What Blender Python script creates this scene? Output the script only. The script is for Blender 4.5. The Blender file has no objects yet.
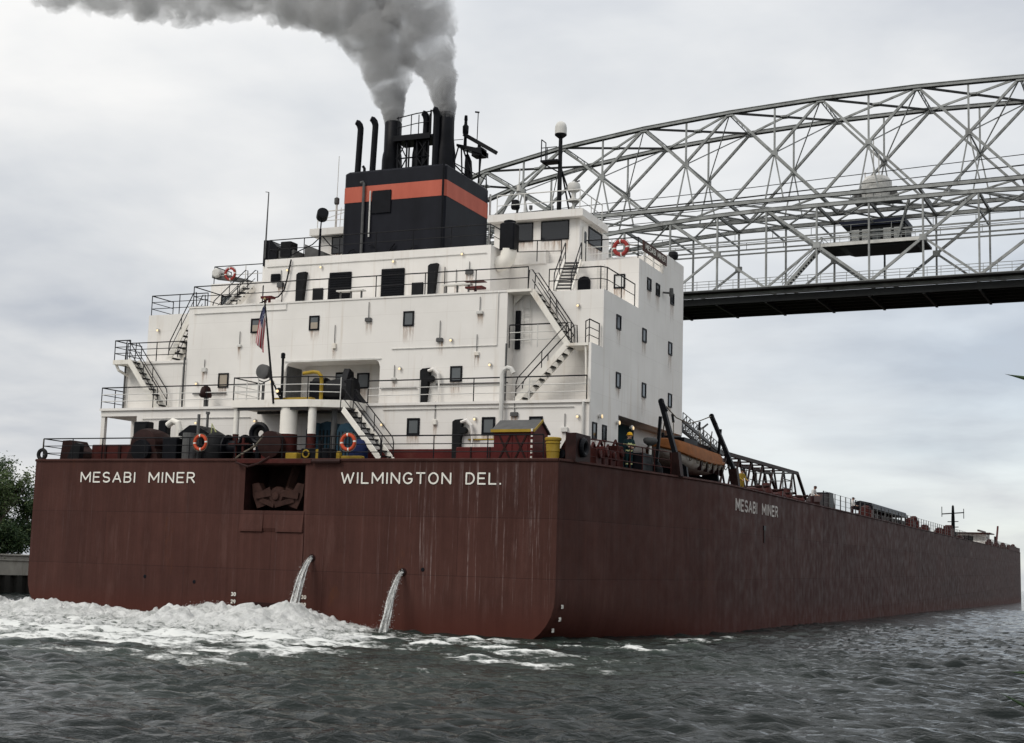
import bpy, bmesh, math, random
import numpy as np
from mathutils import Vector, Matrix, noise as mnoise
random.seed(7); RNG = np.random.default_rng(11)
S = bpy.context.scene
COL = S.collection
PI = math.pi

# ------------------------------------------------------------------ camera
def make_camera():
    yaw, pit, rol, f = -0.4073, 0.1444, 0.0337, 1385.225
    fw = Vector((math.sin(yaw)*math.cos(pit), math.cos(yaw)*math.cos(pit), math.sin(pit)))
    r = Vector((math.cos(yaw), -math.sin(yaw), 0)); u = r.cross(fw)
    c, s = math.cos(rol), math.sin(rol)
    r2 = c*r + s*u; u2 = -s*r + c*u
    cam = bpy.data.cameras.new('camera'); o = bpy.data.objects.new('camera', cam); COL.objects.link(o)
    m = Matrix((r2, u2, -fw)).transposed().to_4x4(); m.translation = (33.552, -51.903, 2.605)
    o.matrix_world = m
    cam.sensor_fit = 'HORIZONTAL'; cam.sensor_width = 36; cam.lens = f/1024*36
    cam.clip_start = 0.3; cam.clip_end = 20000
    S.camera = o
make_camera()

# ------------------------------------------------------------------ world and sun
SUN_EL, SUN_AZ = math.radians(44), math.radians(207)     # azimuth from +Y towards +X
W = bpy.data.worlds.new('World'); S.world = W; W.use_nodes = True
def make_world():
    nt = W.node_tree; N = nt.nodes; L = nt.links; N.clear()
    out = N.new('ShaderNodeOutputWorld'); bg = N.new('ShaderNodeBackground'); L.new(bg.outputs[0], out.inputs[0])
    sky = N.new('ShaderNodeTexSky'); sky.sky_type = 'NISHITA'; sky.sun_disc = False
    sky.sun_elevation = SUN_EL; sky.sun_rotation = SUN_AZ
    tc = N.new('ShaderNodeTexCoord'); sep = N.new('ShaderNodeSeparateXYZ'); L.new(tc.outputs['Generated'], sep.inputs[0])
    def mth(op, a, b=None, clamp=False):
        n = N.new('ShaderNodeMath'); n.operation = op; n.use_clamp = clamp
        for i, x in enumerate((a, b)):
            if x is None: continue
            if isinstance(x, (int, float)): n.inputs[i].default_value = x
            else: L.new(x, n.inputs[i])
        return n.outputs[0]
    z = mth('MAXIMUM', sep.outputs[2], 0.0)
    zz = mth('ADD', z, 0.16)
    comb = N.new('ShaderNodeCombineXYZ')
    L.new(mth('DIVIDE', sep.outputs[0], zz), comb.inputs[0]); L.new(mth('DIVIDE', sep.outputs[1], zz), comb.inputs[1])
    def noise(scale, detail, rough, dist=0.0, off=(0, 0, 0)):
        mp = N.new('ShaderNodeMapping'); mp.inputs['Location'].default_value = off
        L.new(comb.outputs[0], mp.inputs[0])
        n = N.new('ShaderNodeTexNoise'); n.inputs['Scale'].default_value = scale; n.inputs['Detail'].default_value = detail
        n.inputs['Roughness'].default_value = rough; n.inputs['Distortion'].default_value = dist
        L.new(mp.outputs[0], n.inputs['Vector']); return n.outputs['Fac']
    n1 = noise(0.75, 4, 0.5, 0.25, (3.1, 1.7, 0)); n2 = noise(2.1, 5, 0.55, 0.2, (7.7, 2.3, 0)); 
    v = mth('ADD', mth('MULTIPLY', n1, 0.68), mth('MULTIPLY', n2, 0.32))
    ramp = N.new('ShaderNodeValToRGB'); L.new(v, ramp.inputs[0])
    e = ramp.color_ramp.elements
    e[0].position = 0.38; e[0].color = (0.47, 0.502, 0.555, 1)
    e[1].position = 0.60; e[1].color = (0.80, 0.80, 0.795, 1)
    m = e.new(0.48); m.color = (0.63, 0.65, 0.675, 1)
    # overcast: brighter towards the zenith
    up = N.new('ShaderNodeMapRange'); L.new(z, up.inputs[0])
    up.inputs[1].default_value = 0.0; up.inputs[2].default_value = 0.9; up.inputs[3].default_value = 0.88; up.inputs[4].default_value = 1.35
    # thinner, bluer cloud low down over the lake (east), towards +Y/+X
    east = mth('ADD', mth('MULTIPLY', sep.outputs[0], 0.75), mth('MULTIPLY', sep.outputs[1], 0.45))
    thin = mth('MULTIPLY', mth('MULTIPLY', mth('SUBTRACT', 0.36, z, True), 2.6), mth('ADD', east, 0.12, True), True)
    thin = mth('MULTIPLY', thin, mth('ADD', mth('MULTIPLY', n2, 1.8), -0.25, True), True)
    mixb = N.new('ShaderNodeMix'); mixb.data_type = 'RGBA'
    L.new(thin, mixb.inputs[0]); L.new(ramp.outputs[0], mixb.inputs[6])
    skys = N.new('ShaderNodeVectorMath'); skys.operation = 'SCALE'; L.new(sky.outputs[0], skys.inputs[0]); skys.inputs[3].default_value = 0.10
    add = N.new('ShaderNodeVectorMath'); add.operation = 'ADD'; L.new(skys.outputs[0], add.inputs[0]); add.inputs[1].default_value = (0.30, 0.335, 0.36)
    L.new(add.outputs[0], mixb.inputs[7])
    mul = N.new('ShaderNodeVectorMath'); mul.operation = 'SCALE'; L.new(mixb.outputs[2], mul.inputs[0]); L.new(up.outputs[0], mul.inputs[3])
    L.new(mul.outputs[0], bg.inputs[0]); bg.inputs[1].default_value = 0.93
make_world()
sl = bpy.data.lights.new('sun', 'SUN'); so = bpy.data.objects.new('sun', sl); COL.objects.link(so)
sl.energy = 1.5; sl.angle = math.radians(28); sl.color = (1.0, 0.945, 0.86)
sd = Vector((math.sin(SUN_AZ)*math.cos(SUN_EL), math.cos(SUN_AZ)*math.cos(SUN_EL), math.sin(SUN_EL)))
so.rotation_euler = sd.to_track_quat('Z', 'Y').to_euler()
S.view_settings.view_transform = 'Standard'; S.view_settings.look = 'None'
S.view_settings.exposure = 0.27; S.view_settings.gamma = 1.0; S.view_settings.use_curve_mapping = False
S.render.engine = 'CYCLES'
S.cycles.max_bounces = 8; S.cycles.volume_bounces = 2; S.cycles.volume_step_rate = 1.0; S.cycles.volume_max_steps = 256
S.cycles.use_denoising = True; S.cycles.caustics_reflective = False; S.cycles.caustics_refractive = False

# ------------------------------------------------------------------ materials
class NT:
    def __init__(s, name):
        s.m = bpy.data.materials.new(name); s.m.use_nodes = True; s.t = s.m.node_tree; s.N = s.t.nodes; s.L = s.t.links
        s.b = s.N['Principled BSDF']; s.out = s.N['Material Output']; s.tc = s.N.new('ShaderNodeTexCoord')
    def noise(s, scale, detail=4, rough=.55, vec=None, stretch=None, dist=0, coord='Object'):
        src = vec or s.tc.outputs[coord]
        if stretch:
            mp = s.N.new('ShaderNodeMapping'); mp.inputs['Scale'].default_value = stretch; s.L.new(src, mp.inputs[0]); src = mp.outputs[0]
        n = s.N.new('ShaderNodeTexNoise'); n.inputs['Scale'].default_value = scale; n.inputs['Detail'].default_value = detail
        n.inputs['Roughness'].default_value = rough; n.inputs['Distortion'].default_value = dist; s.L.new(src, n.inputs['Vector']); return n.outputs['Fac']
    def ramp(s, fac, *stops):
        r = s.N.new('ShaderNodeValToRGB'); s.L.new(fac, r.inputs[0]); e = r.color_ramp.elements
        for i, (p, c) in enumerate(stops):
            if isinstance(c, (int, float)): c = (c, c, c)
            x = e[i] if i < 2 else e.new(p)
            x.position = p; x.color = (*c, 1)
        return r.outputs[0]
    def mix(s, fac, a, b, mode='MIX'):
        n = s.N.new('ShaderNodeMix'); n.data_type = 'RGBA'; n.blend_type = mode
        for i, x in ((0, fac), (6, a), (7, b)):
            if isinstance(x, (int, float)): n.inputs[i].default_value = x if i == 0 else (x, x, x, 1)
            elif isinstance(x, tuple): n.inputs[i].default_value = (*x, 1)
            else: s.L.new(x, n.inputs[i])
        return n.outputs[2]
    def math(s, op, a, b=0.0, clamp=False):
        n = s.N.new('ShaderNodeMath'); n.operation = op; n.use_clamp = clamp
        for i, x in enumerate((a, b)):
            if isinstance(x, (int, float)): n.inputs[i].default_value = x
            else: s.L.new(x, n.inputs[i])
        return n.outputs[0]
    def xyz(s, coord='Object'):
        n = s.N.new('ShaderNodeSeparateXYZ'); s.L.new(s.tc.outputs[coord], n.inputs[0]); return n.outputs
    def col(s, x):
        if isinstance(x, tuple): s.b.inputs['Base Color'].default_value = (*x, 1)
        else: s.L.new(x, s.b.inputs['Base Color'])
    def rough(s, x):
        if isinstance(x, (int, float)): s.b.inputs['Roughness'].default_value = x
        else: s.L.new(x, s.b.inputs['Roughness'])
    def bump(s, h, strength=.3, dist=.02):
        n = s.N.new('ShaderNodeBump'); n.inputs['Strength'].default_value = strength; n.inputs['Distance'].default_value = dist
        s.L.new(h, n.inputs['Height']); s.L.new(n.outputs[0], s.b.inputs['Normal'])
M = {}
def paint(name, c, rough=.5, vary=.25, scale=2.0, grime=None, metal=0, spec=.1):
    t = NT(name); n = t.noise(scale, 5, .6)
    lo = tuple(x*(1-vary) for x in c); hi = tuple(min(.95, x*(1+vary*.6)) for x in c)
    col = t.ramp(n, (.3, lo), (.7, hi))
    if grime:
        g = t.ramp(t.noise(scale*.6, 6, .7, stretch=(1, 1, .25)), (.55, 0.0), (.75, 1.0)); col = t.mix(g, col, grime)
    t.col(col); t.rough(rough); t.b.inputs['Metallic'].default_value = metal; t.b.inputs['Specular IOR Level'].default_value = spec
    M[name] = t.m; return t.m
paint('white_paint', (.78, .75, .69), .5, .08, 1.5, (.5, .42, .33))
paint('rail_dark', (.012, .012, .014), .5, .3)
paint('rail_white', (.62, .61, .58), .5, .15)
paint('black_paint', (.006, .0065, .009), .45, .35, 3)
paint('dark_grey', (.011, .0115, .013), .55, .3, 3)
paint('mid_grey', (.10, .10, .10), .55, .2, 3)
paint('machine_red', (.055, .013, .011), .5, .4, 2.5, (.05, .03, .025))
paint('machine_brown', (.024, .010, .009), .55, .4, 2.5, (.03, .02, .018))
paint('house_red', (.085, .016, .015), .5, .25, 1.5, (.1, .03, .025))
paint('yellow_paint', (.33, .22, .03), .5, .2, 3, (.3, .22, .06))
paint('buoy_orange', (.46, .07, .032), .55, .15, 8)
paint('buoy_red', (.3, .045, .04), .55, .2, 8)
paint('canopy_orange', (.21, .072, .016), .6, .3, 2, (.2, .08, .03))
paint('boat_white', (.40, .375, .34), .45, .12, 2, (.35, .3, .24))
paint('rope', (.16, .14, .11), .9, .3, 9)
paint('rubber', (.02, .02, .02), .8, .3, 5)
paint('blue_paint', (.02, .05, .075), .5, .3, 3)
paint('tarp_blue', (.012, .02, .07), .7, .3, 4)
paint('brass', (.5, .4, .2), .4, .2)
paint('letter_white', (.74, .72, .66), .6, .16, 3, (.4, .33, .28))
paint('letter_worn', (.5, .47, .44), .6, .3, 2, (.12, .06, .05))
paint('bridge_steel', (.31, .32, .315), .5, .35, .6, (.075, .066, .058))
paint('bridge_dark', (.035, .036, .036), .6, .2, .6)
paint('roof_blue', (.03, .035, .06), .5, .2, 1)
paint('deck_red', (.06, .024, .02), .7, .3, 1.2)
paint('teal_coat', (.01, .03, .035), .8, .3, 6)
paint('hi_vis', (.6, .62, .3), .7, .1, 6)
paint('helmet_yellow', (.75, .42, .02), .35, .05)
paint('skin', (.5, .3, .22), .6, .1, 9)
paint('shirt_white', (.65, .64, .62), .85, .12, 8)
paint('trousers_dark', (.05, .025, .025), .85, .2, 8)
paint('concrete', (.34, .32, .28), .85, .25, .8, (.17, .16, .13))
paint('pile_dark', (.028, .027, .024), .85, .3, .7)
paint('bark', (.06, .05, .04), .9, .3, 4)
paint('grass_green', (.045, .07, .025), .9, .4, .5)
paint('anchor_brown', (.042, .021, .017), .7, .35, 3, (.06, .025, .012))
paint('wood_brown', (.07, .035, .028), .6, .3, 3)
def mk_house():
    t = NT('house_white'); x = t.xyz()
    base = t.ramp(t.noise(.5, 4, .5), (.3, (.72, .695, .66)), (.7, (.80, .775, .74)))
    # plating: seams between plates, slightly dished panels
    comb = t.N.new('ShaderNodeCombineXYZ'); t.L.new(t.math('ADD', x[0], x[1]), comb.inputs[0]); t.L.new(x[2], comb.inputs[1])
    br = t.N.new('ShaderNodeTexBrick'); t.L.new(comb.outputs[0], br.inputs[0]); br.inputs['Scale'].default_value = 1.0
    br.offset = 0; br.inputs['Brick Width'].default_value = 4.4; br.inputs['Row Height'].default_value = 1.31; br.inputs['Mortar Size'].default_value = .011
    br.inputs['Mortar Smooth'].default_value = .6; br.inputs['Color1'].default_value = (1, 1, 1, 1); br.inputs['Color2'].default_value = (.985, .985, .985, 1)
    br.inputs['Mortar'].default_value = (.88, .87, .86, 1)
    c = t.mix(1.0, base, br.outputs['Color'], 'MULTIPLY')
    st = t.ramp(t.noise(1.0, 5, .6, stretch=(2.6, 2.6, .16)), (.56, 0.0), (.78, .55))
    c = t.mix(st, c, (.5, .42, .33))
    ru = t.ramp(t.noise(1.7, 6, .75, stretch=(2.2, 2.2, .4)), (.67, 0.0), (.76, .7))
    c = t.mix(ru, c, (.36, .19, .1))
    t.col(c); t.rough(.6); t.b.inputs['Specular IOR Level'].default_value = .2; t.bump(t.noise(.9, 3, .5), .12, .08); M['house_white'] = t.m
mk_house()
def mk_hull():
    t = NT('hull_red'); x = t.xyz()
    base = t.ramp(t.noise(.22, 6, .6), (.3, (.052, .0228, .0186)), (.7, (.071, .0322, .0262)))
    # vertical weathering, coarse and fine, broken up along its length
    s1 = t.ramp(t.noise(1.0, 6, .7, stretch=(1.9, 1.9, .1), dist=.3), (.3, .80), (.7, 1.14))
    s3 = t.ramp(t.noise(1.0, 6, .75, stretch=(5, 5, .3)), (.3, .92), (.7, 1.07))
    c = t.mix(1.0, base, t.mix(1.0, s1, s3, 'MULTIPLY'), 'MULTIPLY')
    blot = t.ramp(t.noise(.9, 7, .72, stretch=(1, 1, .7)), (.3, .9), (.7, 1.09)); c = t.mix(1.0, c, blot, 'MULTIPLY')
    s2 = t.ramp(t.noise(1.0, 6, .74, stretch=(1.1, 1.1, .16)), (.56, 0.0), (.74, .45)); c = t.mix(s2, c, (.115, .066, .058))
    # pale drips, mostly on the starboard half of the transom
    msk = t.ramp(t.math('MULTIPLY', t.math('SUBTRACT', x[0], 5.2), .45, True), (0.0, 0.10), (.8, 1.0))
    lim = t.ramp(t.math('SUBTRACT', 13.3, x[0]), (0, 0.0), (.06, 1.0))
    dr = t.ramp(t.noise(1.0, 5, .8, stretch=(5.0, 5.0, .085), dist=.15), (.55, 0.0), (.69, .95))
    brk = t.ramp(t.noise(2.2, 5, .7, stretch=(1.4, 1.4, .6)), (.38, .1), (.6, 1.0))
    top = t.ramp(t.math('MULTIPLY', x[2], .14), (.12, 0.0), (.3, 1.0), (.93, 1.0), (1.0, .2))
    d = t.math('MULTIPLY', t.math('MULTIPLY', t.math('MULTIPLY', dr, brk), msk), t.math('MULTIPLY', top, lim))
    c = t.mix(d, c, (.30, .235, .225))
    # sides blend forward to a plainer red-brown, with scuffs along the waterline and rubbed patches
    fwd = t.ramp(t.math('MULTIPLY', x[1], .02), (.05, 0.0), (.6, .6), (1.0, .8))
    c = t.mix(fwd, c, t.mix(.5, (.057, .0265, .0242), t.mix(1.0, (.057, .0265, .0242), s1, 'MULTIPLY')))
    scf = t.math('MULTIPLY', t.ramp(t.noise(1.0, 6, .75, stretch=(.6, .05, 1.6)), (.58, 0.0), (.7, .55)), fwd); c = t.mix(scf, c, (.03, .017, .017))
    pal = t.math('MULTIPLY', t.ramp(t.noise(1.0, 6, .8, stretch=(2.6, 2.6, .09)), (.64, 0.0), (.80, .16)), fwd); c = t.mix(pal, c, (.17, .135, .13))
    ru = t.ramp(t.noise(.5, 8, .78, stretch=(1, .6, .4)), (.61, 0.0), (.74, .65)); c = t.mix(ru, c, (.095, .036, .016))
    sp = t.ramp(t.noise(7, 4, .7, stretch=(1, 1, .45)), (.70, 0.0), (.76, .8)); c = t.mix(sp, c, (.075, .03, .014))
    # plate seams
    comb = t.N.new('ShaderNodeCombineXYZ'); t.L.new(t.math('ADD', x[0], x[1]), comb.inputs[0]); t.L.new(x[2], comb.inputs[1])
    br = t.N.new('ShaderNodeTexBrick'); t.L.new(comb.outputs[0], br.inputs[0]); br.inputs['Scale'].default_value = 1.0
    br.inputs['Brick Width'].default_value = 9.0; br.inputs['Row Height'].default_value = 2.4; br.inputs['Mortar Size'].default_value = .016
    br.inputs['Mortar Smooth'].default_value = .5
    br.inputs['Color1'].default_value = (1.05, 1.04, 1.04, 1); br.inputs['Color2'].default_value = (.87, .88, .9, 1); br.inputs['Mortar'].default_value = (.70, .71, .74, 1)
    c = t.mix(1.0, c, br.outputs['Color'], 'MULTIPLY')
    wet = t.ramp(t.math('ADD', t.math('MULTIPLY', t.math('ADD', x[2], t.math('MULTIPLY', x[1], .0131)), .25), t.math('MULTIPLY', t.noise(.6, 5, .6), .14)), (.14, 1.0), (.44, 0.0))
    c = t.mix(t.math('MULTIPLY', wet, .6), c, (.075, .021, .015))
    t.col(c); t.rough(t.ramp(t.noise(1.2, 4, .6), (.3, .5), (.7, .75))); t.b.inputs['Specular IOR Level'].default_value = .06
    # frames and dished plating show through
    fr = t.N.new('ShaderNodeTexWave'); fr.wave_type = 'BANDS'; fr.bands_direction = 'X'; fr.inputs['Scale'].default_value = .36; t.L.new(comb.outputs[0], fr.inputs[0])
    h = t.math('ADD', t.math('MULTIPLY', t.noise(.8, 3, .5), .9), t.math('MULTIPLY', br.outputs['Fac'], -.35)); h = t.math('ADD', h, t.math('MULTIPLY', fr.outputs['Fac'], .16)); t.bump(h, .32, .09); M['hull_red'] = t.m
mk_hull()
def mk_funnel(name, c1, c2):
    t = NT(name); c = t.ramp(t.noise(1.2, 6, .65, stretch=(1, 1, .3)), (.3, c1), (.72, c2)); t.col(c); t.rough(.5); t.b.inputs['Specular IOR Level'].default_value = .12
    t.bump(t.noise(.8, 2, .5), .15, .06); M[name] = t.m
mk_funnel('funnel_black', (.005, .0055, .009), (.012, .013, .019)); mk_funnel('funnel_orange', (.42, .10, .066), (.52, .138, .092))
def mk_glass(name, c, rough=.12):
    t = NT(name); t.col(c); t.rough(rough); t.b.inputs['Specular IOR Level'].default_value = .6; M[name] = t.m
mk_glass('glass_dark', (.012, .013, .015)); mk_glass('glass_grey', (.09, .10, .105), .25); mk_glass('glass_curtain', (.33, .28, .22), .4); mk_glass('glass_bright', (.62, .62, .60), .3)
def mk_lamp():
    t = NT('lamp_lit'); t.col((.8, .65, .4)); t.b.inputs['Emission Color'].default_value = (1, .72, .38, 1); t.b.inputs['Emission Strength'].default_value = .6; M['lamp_lit'] = t.m
mk_lamp()
def mk_flag():
    t = NT('flag_cloth'); uv = t.N.new('ShaderNodeSeparateXYZ'); t.L.new(t.tc.outputs['UV'], uv.inputs[0])
    st = t.math('GREATER_THAN', t.math('FRACT', t.math('MULTIPLY', uv.outputs[1], 6.5)), .5)
    c = t.mix(st, (.34, .035, .05), (.55, .53, .52))
    can = t.math('MULTIPLY', t.math('LESS_THAN', uv.outputs[0], .38), t.math('GREATER_THAN', uv.outputs[1], .46))
    vo = t.N.new('ShaderNodeTexVoronoi'); mp = t.N.new('ShaderNodeMapping'); mp.inputs['Scale'].default_value = (14, 10, 1); t.L.new(t.tc.outputs['UV'], mp.inputs[0]); t.L.new(mp.outputs[0], vo.inputs[0]); vo.inputs['Scale'].default_value = 1
    sc = t.mix(t.math('LESS_THAN', vo.outputs['Distance'], .22), (.02, .025, .075), (.55, .55, .55))
    t.col(t.mix(can, c, sc)); t.rough(.9); M['flag_cloth'] = t.m
mk_flag()
def mk_stain():
    t = NT('rust_stain'); uvn = t.xyz('UV'); f = t.noise(1.0, 5, .7, stretch=(9, 9, .8))
    a = t.math('MULTIPLY', t.ramp(f, (.42, 0.0), (.68, .75)), t.ramp(uvn[1], (0.0, 0.0), (1.0, 1.0))); t.col((.33, .19, .10)); t.rough(.8)
    tr = t.N.new('ShaderNodeBsdfTransparent'); mx = t.N.new('ShaderNodeMixShader'); t.L.new(a, mx.inputs[0]); t.L.new(tr.outputs[0], mx.inputs[1]); t.L.new(t.b.outputs[0], mx.inputs[2]); t.L.new(mx.outputs[0], t.out.inputs[0]); M['rust_stain'] = t.m
mk_stain()
def stain_uv(o):
    me = o.data; k = [i for i, m in enumerate(me.materials) if m == M['rust_stain']]
    uvl = me.uv_layers.new(name='UVMap')
    for p in me.polygons:
        if p.material_index in k:
            zs = [me.vertices[v].co.z for v in p.vertices]; lo, hi = min(zs), max(zs)
            for li in p.loop_indices: uvl.data[li].uv = (.5, (me.vertices[me.loops[li].vertex_index].co.z-lo)/max(1e-4, hi-lo))

# ------------------------------------------------------------------ mesh helpers
class MB:
    def __init__(s): s.v = []; s.f = []; s.m = []; s.mats = []
    def mi(s, mat):
        if mat not in s.mats: s.mats.append(mat)
        return s.mats.index(mat)
    def add(s, vs, fs, mat):
        o = len(s.v); s.v += [tuple(v) for v in vs]; k = s.mi(mat)
        for f in fs: s.f.append([i+o for i in f]); s.m.append(k)
        return s
    def box(s, x0, x1, y0, y1, z0, z1, mat):
        return s.add([(x, y, z) for z in (z0, z1) for y in (y0, y1) for x in (x0, x1)],
                     [(0, 2, 3, 1), (4, 5, 7, 6), (0, 1, 5, 4), (2, 6, 7, 3), (0, 4, 6, 2), (1, 3, 7, 5)], mat)
    def cbox(s, x0, x1, y0, y1, z0, z1, mat, b=.03):      # chamfered on the vertical and top edges
        def ring(d, z): return [(x0+d+b, y0+d, z), (x1-d-b, y0+d, z), (x1-d, y0+d+b, z), (x1-d, y1-d-b, z), (x1-d-b, y1-d, z), (x0+d+b, y1-d, z), (x0+d, y1-d-b, z), (x0+d, y0+d+b, z)]
        vs = ring(0, z0)+ring(0, z1-b)+ring(b, z1); fs = [tuple(range(7, -1, -1)), tuple(range(16, 24))]
        for r in (0, 8): fs += [(r+i, r+(i+1) % 8, r+8+(i+1) % 8, r+8+i) for i in range(8)]
        return s.add(vs, fs, mat)
    def beam(s, p, q, w, h, mat, up=(0, 0, 1)):
        p, q = Vector(p), Vector(q); d = (q-p).normalized(); u = Vector(up)
        if abs(d.dot(u)) > .98: u = Vector((0, 1, 0))
        a = d.cross(u).normalized(); b = a.cross(d)
        vs = [e + a*i*w/2 + b*j*h/2 for e in (p, q) for j in (-1, 1) for i in (-1, 1)]
        return s.add(vs, [(0, 1, 3, 2), (4, 6, 7, 5), (0, 4, 5, 1), (2, 3, 7, 6), (0, 2, 6, 4), (1, 5, 7, 3)], mat)
    def tube(s, pts, r, mat, n=6, caps=True):
        pts = [Vector(p) for p in pts]; rs = r if isinstance(r, (list, tuple)) else [r]*len(pts)
        vs = []; prev = None
        for i, p in enumerate(pts):
            d = (pts[min(i+1, len(pts)-1)] - pts[max(i-1, 0)]).normalized()
            if prev is None:
                a = d.orthogonal().normalized()
            else:
                a = (prev - d*prev.dot(d)); a = a.normalized() if a.length > 1e-6 else d.orthogonal().normalized()
            prev = a; b = d.cross(a)
            vs += [p + (a*math.cos(2*PI*k/n) + b*math.sin(2*PI*k/n))*rs[i] for k in range(n)]
        fs = []
        for i in range(len(pts)-1):
            fs += [(i*n+k, i*n+(k+1) % n, (i+1)*n+(k+1) % n, (i+1)*n+k) for k in range(n)]
        if caps: fs += [tuple(range(n-1, -1, -1)), tuple(range((len(pts)-1)*n, len(pts)*n))]
        return s.add(vs, fs, mat)
    def lathe(s, c, prof, mat, n=16, axis='z'):
        vs = []
        for (r, h) in prof:
            for k in range(n):
                a = 2*PI*k/n; x, y = r*math.cos(a), r*math.sin(a)
                vs.append({'z': (c[0]+x, c[1]+y, c[2]+h), 'y': (c[0]+x, c[1]+h, c[2]+y), 'x': (c[0]+h, c[1]+x, c[2]+y)}[axis])
        fs = [(i*n+k, i*n+(k+1) % n, (i+1)*n+(k+1) % n, (i+1)*n+k) for i in range(len(prof)-1) for k in range(n)]
        fs += [tuple(range(n-1, -1, -1)), tuple(range((len(prof)-1)*n, len(prof)*n))]
        return s.add(vs, fs, mat)
    def prism(s, poly, axis, a0, a1, mat):        # poly in the two other axes, order (x,y,z) minus axis
        def P(u, v, w): return {'x': (w, u, v), 'y': (u, w, v), 'z': (u, v, w)}[axis]
        n = len(poly); vs = [P(*p, a0) for p in poly] + [P(*p, a1) for p in poly]
        fs = [tuple(range(n-1, -1, -1)), tuple(range(n, 2*n))] + [(i, (i+1) % n, n+(i+1) % n, n+i) for i in range(n)]
        return s.add(vs, fs, mat)
    def torus(s, c, R, r, axis, mat, n=24, k=8, band=None, bandmat=None):
        c = Vector(c); ax = {'x': (Vector((0, 1, 0)), Vector((0, 0, 1)), Vector((1, 0, 0))), 'y': (Vector((1, 0, 0)), Vector((0, 0, 1)), Vector((0, 1, 0))), 'z': (Vector((1, 0, 0)), Vector((0, 1, 0)), Vector((0, 0, 1)))}[axis]
        vs = []
        for i in range(n):
            t = 2*PI*i/n; d = ax[0]*math.cos(t)+ax[1]*math.sin(t)
            for j in range(k):
                p = 2*PI*j/k; vs.append(c + d*(R+r*math.cos(p)) + ax[2]*r*math.sin(p))
        for i in range(n):
            m = bandmat if band and band(i) else mat
            s_f = [(i*k+j, i*k+(j+1) % k, ((i+1) % n)*k+(j+1) % k, ((i+1) % n)*k+j) for j in range(k)]
            if i == 0: o = len(s.v); s.v += [tuple(v) for v in vs]
            kk = s.mi(m)
            for f in s_f: s.f.append([q+o for q in f]); s.m.append(kk)
        return s
    def build(s, name, parent=None, smooth=False, fix=True):
        me = bpy.data.meshes.new(name); me.from_pydata(s.v, [], s.f); me.update()
        for m in s.mats: me.materials.append(M[m])
        me.polygons.foreach_set('material_index', s.m)
        if fix:
            bm = bmesh.new(); bm.from_mesh(me); bmesh.ops.recalc_face_normals(bm, faces=bm.faces); bm.to_mesh(me); bm.free()
        if smooth:
            me.polygons.foreach_set('use_smooth', [True]*len(me.polygons))
            try: me.set_sharp_from_angle(angle=math.radians(40))
            except Exception: pass
        o = bpy.data.objects.new(name, me); COL.objects.link(o)
        if parent: o.parent = parent
        return o
def empty(name, loc=(0, 0, 0), rot=(0, 0, 0), parent=None):
    o = bpy.data.objects.new(name, None); COL.objects.link(o); o.location = loc; o.rotation_euler = rot
    if parent: o.parent = parent
    return o
def tag(o, label, cat=None, group=None, kind=None):
    if label: o['label'] = label
    if cat: o['category'] = cat
    if group: o['group'] = group
    if kind: o['kind'] = kind
    return o

# ------------------------------------------------------------------ the ship frame: stern at y=0, bow towards +y, trimmed by the stern
TH = 0.0130934
RX = Matrix.Rotation(TH, 3, 'X')
def sw(p): return RX @ Vector(p)                 # ship frame -> world
ZD = 7.17                                         # main deck
def ship_thing(name, loc, label, cat, group=None, rz=0):
    o = empty(name, sw(loc), (TH, 0, rz)); return tag(o, label, cat, group)
SHIP = empty('cargo_ship', (0, 0, 0), (TH, 0, 0))
tag(SHIP, 'huge maroon lake freighter with white deckhouse and smoking black funnel', 'ship')

HW = [(0, 13.36), (3, 13.92), (6, 14.44), (9, 14.93), (12, 15.40), (15, 15.78), (18, 15.96), (22, 16.0), (270, 16.0), (280, 15.6), (287, 14.6), (293, 12.6), (298, 9.6), (302, 5.8), (304.5, 2.4), (305.5, .25)]
ZB = [(0, -.35), (3, -.9), (6, -1.6), (9, -2.3), (12, -3), (18, -4.4), (26, -6), (40, -8.2), (305.5, -8.2)]
RB = [(0, 2.1), (3, 2.5), (6, 3.0), (9, 3.4), (12, 3.5), (18, 3.2), (26, 2.4), (40, 1.2), (300, 1.0), (305.5, .2)]
def interp(T, y): return float(np.interp(y, [a for a, _ in T], [b for _, b in T]))
def hull_section(y):
    hw, zb, R = interp(HW, y), interp(ZB, y), interp(RB, y); R = min(R, hw*.9)
    pts = [(hw, ZD), (hw, 5.0), (hw, 3.0), (hw, max(2.0, zb+R+.05))]
    # the side tucks in towards a fuller bilge near the stern
    for k in range(0, 9):
        a = k/8*PI/2; pts.append((hw-R+R*math.cos(a), zb+R-R*math.sin(a)))
    pts.append((0, zb)); return pts
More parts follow.
